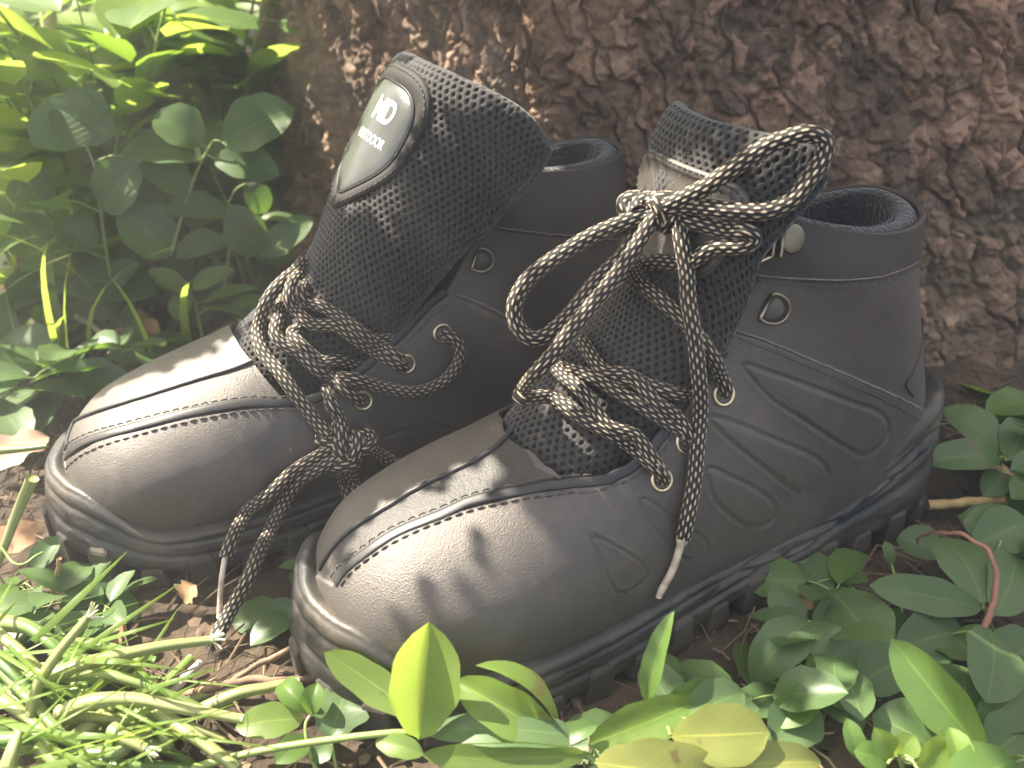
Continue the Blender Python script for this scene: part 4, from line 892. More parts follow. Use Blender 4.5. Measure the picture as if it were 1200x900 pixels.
def traced():
    # the bright sprig along the bottom edge
    plant('leafy_sprig', 'bright yellow-green sprig with upright leaves running along the front of the near boot', [(228, 899, 2.0), (300, 881, 2.6), (380, 868, 3.0), (480, 858, 3.3), (560, 868, 3.2), (640, 872, 3.0), (692, 888, 2.7), (720, 905, 2.4)], [
        ((485, 838, 3.6), (380, 764, 4.9), 1.35, dict(mat=G_BRI, up=(-.3, -.8, .6), fold=.1, curl=-.05)),
        ((492, 866, 3.3), (503, 729, 7.2), 2.3, dict(mat=G_BRI, up=(.1, -.9, .3), fold=.6, curl=-.03, shape=1.15)),
        ((652, 863, 3.2), (533, 797, 4.6), 1.55, dict(mat=G_BRI, up=(-.2, -.65, .8), fold=.55, curl=.14)),
        ((655, 858, 3.3), (557, 780, 5.2), 1.3, dict(mat=G_BRI, up=(.35, .3, .9), fold=.4, curl=.16)),
        ((500, 858, 3.3), (688, 866, 3.3), 1.2, dict(mat=G_DARK, up=(0, -.35, .9), fold=.15, curl=.12)),
        ((690, 884, 3.1), (494, 884, 3.0), 1.1, dict(mat=G_BRI, up=(0, -.9, .6), fold=.2, curl=.08)),
        ((440, 868, 3.0), (497, 884, 3.0), .8, dict(mat=G_BRI)),
        ((648, 868, 3.2), (700, 850, 3.8), .7, dict(mat=G_MID))], sr=.14)
    plant('leafy_sprig', 'yellow-green sprig of broad folded leaves at the bottom edge right of centre', [(690, 905, 2.2), (712, 888, 2.6), (745, 872, 3.0), (780, 852, 3.6), (800, 840, 3.9)], [
        ((690, 872, 3.0), (816, 822, 4.2), 1.5, dict(mat=G_BRI, up=(0, -.75, .7), fold=.35, curl=.06)),
        ((757, 822, 3.8), (790, 716, 6.8), .8, dict(mat=G_MID, up=(-.4, -.8, .3), fold=.5, twist=.6)),
        ((786, 862, 3.9), (902, 858, 4.6), 2.0, dict(mat=G_YEL, up=(0, -.75, .65), fold=.12, curl=.05, shape=1.25, label='broad olive-yellow leaf')),
        ((698, 893, 3.2), (850, 905, 3.2), 2.0, dict(mat=G_YEL, up=(0, -.8, .6), fold=.1)),
        ((845, 898, 3.4), (962, 893, 3.4), 1.3, dict(mat=G_YEL, up=(0, -.5, .8), fold=.3)),
        ((800, 838, 3.9), (872, 812, 4.0), 1.5, dict(mat=G_DARK, up=(0, -.5, .8))),
        ((770, 845, 3.6), (838, 800, 4.3), 1.1, dict(mat=G_MID, up=(0, -.6, .8), fold=.4))], sr=.13)
    plant('seedling', 'small sunlit seedling with a round pale leaf at the bottom, left of the sprig', [(372, 905, 1.0), (362, 880, 1.6), (358, 850, 2.2), (366, 835, 2.4)], [
        ((356, 842, 2.2), (276, 852, 2.2), 1.25, dict(mat=G_BRI, fold=.15)), ((362, 836, 2.3), (330, 800, 2.6), .9, dict(mat=G_MID, fold=.6, curl=.3)),
        ((366, 838, 2.3), (372, 800, 3.0), .8, dict(mat=G_MID, fold=.7, curl=.2)), ((362, 866, 1.8), (322, 895, 2.0), 1.0, dict(mat=G_MID))], sr=.08)
    plant('seedling', 'dark green seedling with one lobed leaf under the toe of the near boot', [(395, 905, .8), (390, 880, 1.4), (388, 862, 1.8)], [((388, 864, 1.8), (408, 806, 2.2), 2.1, dict(mat=G_DARK, wave=.14, fold=.1)), ((388, 870, 1.6), (362, 890, 1.4), 1.0, {})], sr=.07)
    # shaded plants at the lower right
    plant('broadleaf_weed', 'shaded weed with broad oval leaves at the right edge, a brown tendril arching over it', [(1170, 760, 0), (1163, 738, 1.2), (1155, 716, 2.2), (1150, 700, 2.6)], [
        ((1151, 713, 2.6), (1019, 686, 3.0), 1.55, dict(up=(0, -.6, .8), fold=.15, curl=.05)), ((1152, 708, 2.7), (1106, 630, 3.2), 2.6, dict(up=(.1, -.6, .8), fold=.12)),
        ((1165, 722, 2.4), (1190, 650, 2.6), 2.3, dict(up=(.1, -.5, .9))), ((1108, 648, 2.0), (1050, 632, 2.2), 1.7, dict()), ((1175, 628, 2.8), (1128, 612, 3.2), 1.9, dict(up=(0, -.5, .9))), ((1140, 640, 2.8), (1205, 612, 3.2), 2.1, dict(up=(0, -.5, .9)))])
    plant('broadleaf_weed', 'shaded weed with a hanging oval leaf at the right edge, below the brown tendril', [(1180, 840, 0), (1170, 790, 1.4), (1160, 745, 2.6)], [
        ((1160, 738, 2.9), (1155, 824, 2.6), 2.35, dict(up=(0, -.7, .7), fold=.1)), ((1150, 855, 1.8), (1205, 800, 2.2), 2.0, dict()), ((1130, 860, 1.6), (1125, 780, 2.0), 2.2, dict()), ((1160, 790, 1.6), (1215, 750, 2.0), 2.2, dict()), ((1105, 745, 1.4), (1150, 775, 1.8), 2.2, dict(mat=G_DARK))])
    plant('broadleaf_weed', 'shaded weed with two curled arching leaves beside the heel end of the sole', [(965, 850, 0), (950, 810, 1.2), (945, 786, 2.0), (950, 770, 2.4)], [
        ((948, 728, 3.0), (880, 798, 1.6), 1.9, dict(up=(-.2, -.5, .9), curl=.28, roll=.5, fold=-.2)), ((940, 728, 3.0), (996, 800, 1.8), 1.9, dict(up=(.3, -.5, .8), curl=.22, fold=-.1)), ((947, 768, 2.8), (1002, 832, 1.8), 1.5, dict(mat=G_MID, curl=.25, fold=-.3)),
        ((906, 850, 2.2), (958, 808, 3.0), 1.3, dict(mat=G_MID, up=(-.5, -.6, .4), fold=.6)), ((955, 822, 2.4), (902, 868, 2.0), 2.0, dict(up=(0, -.6, .8)))])
    plant('broadleaf_weed', 'dark green weed with one big round leaf in the shade right of the boot heel', [(1060, 790, 0), (1045, 775, .8), (1035, 762, 1.4)], [
        ((1030, 775, 1.8), (972, 690, 2.0), 3.0, dict(fold=.06)), ((1062, 768, 1.8), (998, 808, 1.6), 2.0, dict()), ((982, 676, 1.2), (914, 690, 1.2), 1.8, dict()), ((1045, 662, 1.4), (1037, 634, 2.2), .55, dict(up=(0, -.9, .4))), ((1050, 760, 1.6), (1130, 740, 1.6), 2.2, dict()), ((1060, 800, 1.2), (1090, 760, 1.5), 1.6, dict())])
    plant('broadleaf_weed', 'weed with one long upright half-lit leaf at the lower right', [(1165, 905, .5), (1155, 890, 1.2), (1148, 878, 1.8)], [
        ((1152, 882, 2.0), (1044, 748, 4.6), 1.75, dict(mat=G_MID, up=(-.35, -.8, .5), fold=.45, curl=.04)), ((1100, 882, 1.4), (1022, 838, 2.0), 2.3, dict()), ((1155, 890, 1.4), (1205, 850, 1.8), 2.1, dict()), ((1120, 890, 1.2), (1155, 840, 1.6), 1.6, dict())])
    plant('seedling', 'small bright sunlit shoot at the bottom edge, lower right', [(1060, 912, 1.0), (1056, 895, 1.8), (1052, 880, 2.4)], [
        ((1050, 885, 2.6), (1024, 852, 3.6), .9, dict(mat=G_BRI, fold=.6, up=(-.3, -.8, .5))), ((1055, 882, 2.6), (1072, 862, 3.2), .9, dict(mat=G_BRI)), ((1078, 905, 2.6), (1112, 868, 3.2), 1.4, dict(mat=G_BRI, up=(0, -.8, .5))), ((1128, 905, 2.6), (1112, 852, 3.4), .9, dict(mat=G_BRI, fold=.5)), ((1040, 895, 2.2), (1000, 880, 2.6), 1.0, dict(mat=G_MID)), ((1008, 890, 2.2), (992, 842, 3.2), .7, dict(mat=G_MID, up=(0, -.9, .4)))], sr=.08)
    plant('broadleaf_weed', 'weed with three leaves growing against the foot of the tree, right of the heel', [(1180, 590, 0), (1176, 560, 1.5), (1172, 535, 3.0)], [
        ((1173, 531, 3.2), (1106, 478, 4.2), 2.1, dict()), ((1172, 537, 3.2), (1081, 542, 3.4), 1.7, dict()), ((1180, 540, 3.0), (1202, 495, 3.8), 2.1, dict()), ((1176, 555, 2.4), (1152, 582, 2.0), 1.4, dict()), ((1180, 550, 2.4), (1215, 570, 2.2), 1.8, dict())])
    # plants in the shade of the tree at the left
    plant('oval_leaf_weed', 'weed with two dapple-lit oval leaves reaching across the edge of the trunk', [(200, 300, 0), (222, 225, 5), (236, 190, 8), (250, 165, 9.5)], [
        ((262, 168, 9.6), (346, 128, 10.6), 3.3, dict(up=(0, -.8, .6), mat=G_DARK)), ((250, 186, 9.2), (328, 206, 8.4), 2.2, dict(up=(0, -.7, .7))), ((238, 186, 8.8), (142, 178, 9.0), 3.0, dict()), ((236, 170, 8.8), (180, 135, 9.6), 3.2, dict()), ((225, 230, 5.2), (165, 188, 6.5), 2.6, dict())])
    plant('oval_leaf_weed', 'weed with a fan of oval leaves right against the tree, above the far boot toe', [(262, 345, 0), (268, 300, 2.5), (268, 262, 4.6), (266, 240, 5.6)], [
        ((268, 250, 5.2), (192, 246, 5.4), 2.2, dict()), ((271, 240, 5.6), (306, 300, 3.8), 2.6, dict(up=(0, -.8, .6))), ((311, 301, 3.6), (368, 255, 5.0), 1.9, dict(up=(0, -.8, .6))), ((288, 215, 6.4), (312, 250, 5.0), 1.8, dict()), ((305, 256, 4.8), (352, 260, 4.6), .8, dict(mat=G_MID)), ((268, 285, 3.4), (205, 300, 3.4), 2.4, dict())])
    plant('oval_leaf_weed', 'weed with a large shaded leaf and a dappled one at the far left', [(130, 330, 0), (120, 260, 4), (112, 200, 7.5), (100, 168, 9)], [
        ((98, 172, 9.0), (58, 112, 10.5), 4.4, dict(up=(0, -.9, .5))), ((132, 160, 9), (60, 122, 10.5), 3.6, dict(up=(.1, -.8, .6))), ((165, 190, 7.5), (120, 245, 6), 3.2, dict(up=(0, -.9, .5))), ((112, 290, 4), (65, 262, 5), 2.6, dict()), ((140, 245, 5), (200, 300, 4), 3.6, dict()), ((60, 300, 3), (5, 260, 4), 3.4, dict()), ((60, 240, 5), (10, 215, 6), 3.2, dict())])
    plant('young_sprout', 'small brightly sunlit sprout with curled leaves just behind the far boot toe', [(245, 430, 0), (236, 390, 1.6), (228, 352, 3.0), (222, 342, 3.4)], [
        ((225, 338, 3.5), (274, 316, 4.0), 1.25, dict(mat=G_BRI, fold=.35, up=(0, -.7, .6))), ((226, 346, 3.3), (180, 330, 3.9), 1.1, dict(mat=G_BRI, fold=.5)), ((222, 340, 3.4), (172, 318, 3.8), 1.2, dict(mat=G_BRI, fold=.3)), ((222, 345, 3.2), (204, 374, 2.4), 1.7, dict(mat=G_MID, fold=.1)), ((240, 354, 3.1), (302, 338, 3.0), .9, dict(mat=G_MID)), ((270, 362, 2.6), (310, 352, 2.8), 1.2, dict(mat=G_BRI)), ((262, 410, 1.0), (298, 394, 1.4), .9, dict(mat=G_BRI))], sr=.1)
    plant('oval_leaf_weed', 'low weed with dark leaves left of the sunlit sprout, behind the far boot toe', [(150, 440, 0), (150, 400, 1.5), (140, 370, 2.6)], [
        ((182, 345, 3.2), (80, 330, 3.6), 3.6, dict()), ((140, 372, 2.6), (75, 350, 3.0), 2.4, dict()), ((242, 422, .9), (172, 418, 1.2), 1.8, dict()), ((120, 350, 2.8), (165, 310, 3.4), 2.6, dict())])
    plant('oval_leaf_weed', 'low weed with large dark leaves at the left edge, level with the far boot laces', [(20, 470, 0), (22, 430, 1.5), (20, 400, 2.4)], [
        ((5, 395, 2.8), (66, 438, 1.6), 3.4, dict()), ((20, 400, 2.4), (-30, 370, 3), 3, dict()), ((30, 380, 2.6), (10, 340, 3.2), 2.4, dict()), ((5, 330, 3.8), (65, 345, 3.2), 2.4, dict())])
traced()
# ---------------------------------------------------------------- cut stems, twigs and dead leaves
def cutmat():
    m, t, b = new_mat('cut_juicy_stem'); L = t.links; uv = nd(t, 'ShaderNodeUVMap'); sp = nd(t, 'ShaderNodeSeparateXYZ'); L.new(uv.outputs[0], sp.inputs[0]); w_ = nd(t, 'ShaderNodeMath', operation='MULTIPLY'); L.new(sp.outputs['Y'], w_.inputs[0]); w_.inputs[1].default_value = 7; f = nd(t, 'ShaderNodeMath', operation='FRACT'); L.new(w_.outputs[0], f.inputs[0])
    tc = nd(t, 'ShaderNodeTexCoord'); n = nd(t, 'ShaderNodeTexNoise', Scale=28, Detail=4); L.new(tc.outputs['Object'], n.inputs['Vector']); oi = nd(t, 'ShaderNodeObjectInfo')
    a = nd(t, 'ShaderNodeMath', operation='MULTIPLY_ADD'); L.new(oi.outputs['Random'], a.inputs[0]); a.inputs[1].default_value = .7; L.new(n.outputs['Fac'], a.inputs[2])
    c = ramp(t, a.outputs[0], [(.35, (.07, .14, .04)), (.7, (.17, .26, .08)), (1.0, (.36, .37, .16))]); mx = nd(t, 'ShaderNodeMix', data_type='RGBA', blend_type='MULTIPLY'); L.new(ramp(t, f.outputs[0], [(.1, (0, 0, 0)), (.3, (.85, .85, .85)), (.5, (0, 0, 0))]), mx.inputs[0]); L.new(c, mx.inputs[6]); mx.inputs[7].default_value = (.45, .6, .35, 1)
    L.new(mx.outputs[2], b.inputs['Base Color']); b.inputs['Roughness'].default_value = .35; b.inputs['Coat Weight'].default_value = .15; bp = nd(t, 'ShaderNodeBump', Strength=.4, Distance=.0012); L.new(f.outputs[0], bp.inputs['Height']); L.new(bp.outputs[0], b.inputs['Normal'])
    tl = nd(t, 'ShaderNodeBsdfTranslucent'); tl.inputs[0].default_value = (.28, .38, .08, 1); ms = nd(t, 'ShaderNodeMixShader'); ms.inputs[0].default_value = .25; L.new(b.outputs[0], ms.inputs[1]); L.new(tl.outputs[0], ms.inputs[2]); L.new(ms.outputs[0], t.nodes['Material Output'].inputs[0]); return m
CUT = cutmat(); CUT_IN = noise_mat('pale_cut_end', (.5, .52, .3), (.75, .75, .5), 300, .6, .3)
def cut_stem(pts, r, label, fray=False, mat=None, name='cut_stem', cat='stem', grp='cut green stems heaped at the lower left'):
    r = r * 1.06; P = spline(np.array([P3(*p) for p in pts]), 40); P = P + .015 * np.stack([perlin(P * .7 + 7 * k) for k in range(3)], -1)
    k = np.linspace(0, 1, 40); rr = r * (1 + .10 * perlin(np.c_[P * .5])) * (1 - .4 * k); V, F, uv = tube_geo(P, rr, 14)
    o = mesh(name, V, F, mat or CUT, None, uv); tag(o, label, cat, grp)
    if fray:
        mb = MB(); d = P[-1] - P[-3]; d /= np.linalg.norm(d)
        for i in range(9):
            v = d + RNG.normal(size=3) * .35; v /= np.linalg.norm(v); q = np.array([P[-1] - d * .1, P[-1] + v * .25, P[-1] + v * .5]); V, F, _ = tube_geo(q, [rr[-1] * .4, rr[-1] * .3, .02], 5); mb.add(V, F)
        mb.build('torn_end', CUT_IN, o)
    return o
def debris():
    G = [([(57, 792, 3.2), (117, 773, 3.4), (187, 758, 3.2), (249, 750, 2.8)], .27, 'dark green striped cut stem with a torn end, pointing at the hanging lace', True),
         ([(20, 797, 2.4), (83, 792, 3.0), (133, 792, 3.2), (190, 810, 2.8), (246, 836, 2.0)], .25, 'pale green stem arching over the heap just below the torn striped one', False),
         ([(70, 836, 3.0), (110, 822, 3.6), (160, 820, 3.6), (217, 830, 3.4), (285, 843, 3.0)], .28, 'thick green stem with a blunt dark tip reaching towards the pale round leaf', False),
         ([(-10, 728, 2.2), (33, 735, 2.8), (60, 753, 2.8), (86, 779, 2.2)], .34, 'fat yellow stem bending down at the top of the heap', False),
         ([(80, 755, 2.0), (110, 755, 2.2), (140, 762, 2.2), (182, 774, 1.8)], .25, 'short light green stem lying behind the torn striped one', False),
         ([(36, 842, 2.6), (43, 807, 3.6), (67, 767, 5.0), (104, 722, 6.4)], .22, 'upright slanting stem with a ragged top at the lower left', True),
         ([(-12, 735, 2.8), (20, 760, 3.0), (50, 789, 2.8)], .25, 'striped green stem slanting down at the left edge, below the fat yellow one', False),
         ([(-10, 762, 3.0), (12, 785, 3.2), (36, 810, 2.8)], .24, 'short green stem at the left edge crossing the foot of the upright one', False),
         ([(236, 832, 1.6), (277, 813, 2.0), (312, 806, 2.0), (350, 798, 1.8)], .26, 'bright green stem with a darkened tip beside the curled seedling leaf', False),
         ([(172, 828, 2.4), (213, 853, 2.8), (247, 877, 2.6), (280, 902, 2.4)], .30, 'pale thick stem slanting down to the start of the sprig', False),
         ([(-10, 772, 2.2), (30, 813, 2.8), (70, 857, 2.6), (95, 880, 2.0)], .27, 'long green stem slanting from the left edge to the bottom of the heap', False),
         ([(83, 878, 2.6), (133, 883, 2.8), (160, 865, 2.8), (186, 851, 2.4)], .26, 'yellowish stem curving like a hook at the bottom of the heap', False),
         ([(132, 855, 3.2), (150, 866, 3.2), (171, 877, 3.0)], .27, 'short whitish cut piece lying on the hooked yellow stem', True),
         ([(163, 833, 2.2), (187, 857, 2.4), (198, 876, 2.0), (180, 872, 1.8)], .26, 'green stem curling under beside the short whitish piece', False),
         ([(-10, 812, 2.4), (30, 838, 2.6), (60, 870, 2.4), (70, 905, 2.0)], .25, 'green stem bending down to the bottom edge, left of the yellow hook', False),
         ([(-10, 868, 2.8), (40, 864, 3.0), (76, 865, 3.0), (104, 885, 2.6)], .28, 'pale stem lying level near the bottom left corner', False),
         ([(50, 875, 2.8), (62, 888, 2.8), (76, 905, 2.6)], .32, 'stub of a bleached stem at the bottom edge near the corner', False),
         ([(105, 905, 2.4), (122, 890, 2.6), (128, 870, 2.4)], .24, 'short yellow-green stem standing at the bottom edge under the hooked one', False),
         ([(8, 905, 2.8), (14, 882, 3.2), (22, 858, 3.4)], .28, 'short upright stem in the bottom left corner', False),
         ([(30, 880, 2.0), (70, 845, 2.4), (130, 842, 2.4), (168, 850, 2.0)], .26, 'yellow stem buried in the middle of the heap', False),
         ([(90, 868, 2.0), (112, 845, 2.2), (132, 830, 2.0)], .34, 'fat yellow-brown stem in the middle of the heap, mostly covered', False),
         ([(38, 560, 5.6), (22, 597, 4.0), (-4, 664, 2.0)], .26, 'bright green stalk leaning at the left edge beside the far boot toe', False),
         ([(-8, 528, 4.0), (25, 526, 4.2), (56, 522, 4.4)], .22, 'light green stalk lying level at the left edge, touching the far boot toe', False)]
    for p, r, lab, fr in G: cut_stem(p, r, lab, fr)
    for i in range(15):
        x = RNG.uniform(-20, 200); y = RNG.uniform(775, 900) if x < 120 else RNG.uniform(830, 905); a = RNG.uniform(-.9, .9); l = RNG.uniform(50, 110)
        cut_stem([(x - l * math.cos(a), y - l * math.sin(a), 1.2), (x, y + RNG.uniform(-8, 8), 1.7), (x + l * math.cos(a), y + l * math.sin(a), 1.0)], RNG.uniform(.2, .28), 'cut green stem at the bottom of the heap, mostly covered by the others')
    WOOD = noise_mat('dry_twig', (.13, .08, .05), (.30, .20, .13), 90, .85, .7, 300, bdist=.0008); PALEW = noise_mat('pale_dry_wood', (.30, .19, .08), (.48, .33, .16), 90, .8, .6, 300, bdist=.0008)
    def twig(pts, r, label, mat=WOOD, cat='twig', name='dry_twig', grp=None):
        P = spline(np.array([P3(*p) for p in pts]), 50); P = P + (.09 * np.stack([perlin(P * 1.7 + 7 * k) for k in range(3)], -1)); o = tube(name, P, r * (1 + .15 * perlin(P * 2)), mat, None, 9); tag(o, label, cat, grp)
    twig([(213, 815, 1.0), (250, 806, 1.3), (285, 799, 1.5), (330, 797, 1.5), (372, 793, 1.4)], .16, 'reddish brown twig lying level in front of the near boot toe')
    twig([(270, 800, .9), (300, 780, 1.2), (340, 760, 1.2), (352, 735, 1.3)], .13, 'thin dark twig slanting up to the near boot toe')
    twig([(198, 812, 1.0), (216, 795, 1.2), (235, 776, 1.3)], .17, 'pale grey broken straw stub between the cut stems and the near boot', noise_mat('grey_straw', (.3, .28, .24), (.55, .5, .42), 60, .7, .3), 'straw', 'broken_straw')
    twig([(62, 705, 1.0), (65, 680, 2.0), (70, 655, 3.4)], .10, 'small upright orange-brown twig under the far boot toe', PALEW)
    twig([(88, 371, 3.4), (112, 385, 2.4), (138, 415, 1.6), (164, 452, 1.0)], .17, 'tan dry stalk slanting down behind the far boot toe', noise_mat('tan_stalk', (.26, .2, .12), (.42, .34, .22), 60, .8, .4), 'stalk', 'dry_stalk')
    twig([(1088, 592, 1.4), (1130, 589, 1.7), (1170, 586, 1.8), (1225, 588, 1.8)], .24, 'pale broken stick poking in from the right edge below the heel', PALEW, 'stick', 'broken_stick')
    twig([(1075, 641, 2.6), (1078, 630, 3.2), (1098, 624, 4.2), (1128, 627, 4.8), (1155, 643, 4.8), (1168, 672, 4.2), (1164, 706, 3.4), (1152, 737, 2.6)], np.array([*np.linspace(.04, .09, 25), *np.linspace(.09, .15, 25)]), 'curled reddish brown tendril arching over the weeds at the right', noise_mat('red_tendril', (.16, .07, .045), (.30, .15, .10), 90, .7, .5), 'tendril', 'plant_tendril')
    twig([(0, 640, 3.0), (20, 662, 2.6), (50, 648, 2.6)], .06, 'thin wiry green stem at the left edge below the bright stalk', STEM, 'stem', 'wiry_stem')
    def dleaf(b_, t_, W, label, mat=DEAD, **k):
        o = place_leaf(P3(*b_), P3(*t_), W, k.pop('up', (0, -.3, .9)), 'dead_leaf', mat, None, wave=.18, **k); tag(o, label, 'dead leaf')
    dleaf((125, 470, .9), (152, 445, 1.9), 1.1, 'curled orange-tan dead leaf just behind the far boot toe', fold=.6, curl=.2)
    dleaf((135, 380, 1.8), (190, 402, 1.6), 2.0, 'brown dead leaf under the sunlit sprout at the left', fold=.3, curl=.15)
    dleaf((240, 395, 1.0), (296, 415, 1.0), 2.4, 'dark brown dead leaf at the throat of the far boot', mat=noise_mat('dark_dead_leaf', (.07, .035, .02), (.16, .085, .05), 60, .8, .5), fold=.3, curl=.1)
    dleaf((965, 718, .9), (925, 702, 1.0), 1.3, 'small orange-brown dead leaf in the shade beside the sole', fold=.3)
    dleaf((1150, 548, 2.2), (1200, 575, 2.0), .8, 'narrow pinkish dead leaf at the right edge above the stick', mat=noise_mat('pink_dead_leaf', (.32, .16, .11), (.42, .25, .18), 60, .8, .3), fold=.5)
    dleaf((-12, 552, 1.6), (58, 512, 2.2), 2.2, 'flat pinkish brown dead leaf at the left edge beside the far boot toe', mat=noise_mat('pale_dead_leaf', (.28, .17, .11), (.42, .28, .2), 40, .8, .3))
    dleaf((10, 650, 1.2), (42, 610, 1.8), 2.0, 'brown dead leaf standing against the front of the far boot', fold=.3)
    dleaf((215, 705, 1.0), (230, 685, 1.6), 1.2, 'small crumpled dead leaf under the far boot, left of the hanging laces', fold=.4)
    dleaf((120, 745, .8), (150, 740, 1.0), 1.6, 'grey brown dead leaf half hidden behind the heap of cut stems')
    mb = MB()
    for i in range(70):
        x = RNG.uniform(-40, 170); y = RNG.uniform(735, 905); a = RNG.normal() * .55 - .1; l = RNG.uniform(60, 170); z = RNG.uniform(.8, 3.4); k = np.linspace(0, 1, 9)
        P = np.array([P3(x + l * t * math.cos(a), min(y + l * t * math.sin(a), 915), z + 1.3 * math.sin(t * 2.6)) for t in k]); T = P[-1] - P[0]; sd = np.cross(T, RNG.normal(size=3) * .5 + [0, 0, 1]); sd /= np.linalg.norm(sd); w_ = RNG.uniform(.06, .15) * (1 - k ** 3)[:, None] + .01
        mb.add(np.stack([P - sd * w_, P + [0, 0, .04], P + sd * w_], 1).reshape(-1, 3), grid_faces(9, 3).tolist(), np.tile([[.2, .5], [.5, .5], [.8, .5]], (9, 1)))
    o = mb.build('grass_cuttings', G_BRI, None); tag(o, 'thin cut grass blades mixed into the heap at the lower left', 'grass', kind='stuff')
debris()
# ---------------------------------------------------------------- litter: bits nobody could count
def litter():
    mb = MB(); mats = noise_mat('litter_bits', (.035, .023, .015), (.13, .09, .055), 14, .9, .3, c3=(.32, .23, .14))
    for i in range(3400):
        if i < 2700: x, y = RNG.uniform(-34, 34), RNG.uniform(16, 52)
        else: x, y = RNG.uniform(-55, 10), RNG.uniform(40, 110)
        z = float(gh(x, y)); k = RNG.random()
        if k < .72:                  # thin stalks and roots
            a = RNG.uniform(0, math.pi); l = RNG.uniform(.6, 3.2); d = np.array([math.cos(a), math.sin(a), RNG.normal() * .25]); p = np.array([x, y, z + RNG.uniform(.0, .35)]); q = np.array([p, p + d * l / 2 + RNG.normal(size=3) * .12 * l, p + d * l]); V, F, uv = tube_geo(q, RNG.uniform(.02, .07), 4); mb.add(V, F)
        else:                       # crumbs and leaf fragments
            s_ = RNG.uniform(.08, .42); n_ = 5; a = np.linspace(0, 2 * math.pi, n_ + 1)[:-1] + RNG.random() * 6; up = RNG.normal(size=3) * .5 + [0, 0, 1]; up /= np.linalg.norm(up); e1 = np.cross(up, [1, 0, 0]); e2 = np.cross(up, e1); c = np.array([x, y, z + .08 + RNG.random() * .2])
            rr = s_ * (1 + .4 * RNG.normal(size=n_) * .6); V = [c + up * s_ * .15] + [c + e1 * math.cos(t) * r + e2 * math.sin(t) * r * .7 for t, r in zip(a, rr)]; mb.add(V, [[0, 1 + j, 1 + (j + 1) % n_] for j in range(n_)])
    o = mb.build('leaf_litter', mats, None, False); tag(o, 'brown crumbs and dry bits scattered on the soil', 'litter', kind='stuff')
litter()
# ---------------------------------------------------------------- repeated weeds
def leaf_meshes(mat, n, seed):
    r = np.random.default_rng(seed); out = []
    for k in range(n):
        V, F, uv = leaf_geo(1.0, r.uniform(.52, .74), r.uniform(.1, .4), r.uniform(.02, .16), r.uniform(-.3, .3), r.uniform(.85, 1.1), 8, 5, .05)
        me = bpy.data.meshes.new('leaf'); me.from_pydata((V * U).tolist(), [], F.tolist()); me.update(); l = me.uv_layers.new(name='UVMap'); li = np.empty(len(me.loops), np.int32); me.loops.foreach_get('vertex_index', li); l.data.foreach_set('uv', uv[li].astype(np.float32).ravel()); me.polygons.foreach_set('use_smooth', np.ones(len(me.polygons), bool)); me.materials.append(mat); out.append(me)
    return out
LM = {'d': leaf_meshes(G_DARK, 4, 1), 'm': leaf_meshes(G_MID, 4, 2), 'b': leaf_meshes(G_BRI, 4, 3)}
def proto(h, nodes, kinds, leafL, seed, lean=.3, flat=False):
    """a weed at the origin; returns (root, children) so that copies can share its meshes"""
    r = np.random.default_rng(seed); root = empty('leafy_weed'); a0 = r.uniform(0, 6.28); d = np.array([math.cos(a0), math.sin(a0), 0]) * lean
    S = spline(np.array([[0, 0, -.3], d * h * .3 + [0, 0, h * .4], d * h * .7 + [0, 0, h * .75], d * h + [0, 0, h]]) if not flat else np.array([[0, 0, -.3], d * 2 + [0, 0, h * .8], d * 6 + [0, 0, h], d * 10 + [0, 0, h * .9]]), 30)
    tube('stem', S, np.linspace(.16, .07, 30) * (1 if h > 5 else .7), STEM, root, 6); ch = []
    for k in range(nodes):
        f = .18 + .82 * (k + .5) / nodes; p = S[int(f * 29)]
        for s_ in range(2 if k % 3 else 3):
            az = a0 + k * 1.9 + s_ * math.pi * .95 + r.normal() * .3; el = r.uniform(-.15, .75); st = r.uniform(.3, 1.4); dv = np.array([math.cos(az) * math.cos(el), math.sin(az) * math.cos(el), math.sin(el)]); b_ = p + dv * st
            if st > .5: ch.append(tube('leaf_stalk', np.array([p, p + dv * st * .5 + [0, 0, .05], b_]), .05, STEM, root, 5))
            me = LM[kinds[r.integers(len(kinds))]][r.integers(4)]; o = bpy.data.objects.new('leaf', me); COL.objects.link(o); o.parent = root; o.location = b_ * U; L = leafL * r.uniform(.7, 1.2)
            y = Vector(dv + np.array([0, 0, -.25])).normalized(); zz = Vector((r.normal() * .3, r.normal() * .3, 1)); x = y.cross(zz).normalized(); zz = x.cross(y); o.rotation_mode = 'QUATERNION'; o.rotation_quaternion = Matrix((x, y, zz)).transposed().to_quaternion(); o.scale = (L, L, L)
    return root
def copy_tree(root):
    c = root.copy(); COL.objects.link(c)
    for ch in root.children:
        k = ch.copy(); COL.objects.link(k); k.parent = c
    return c
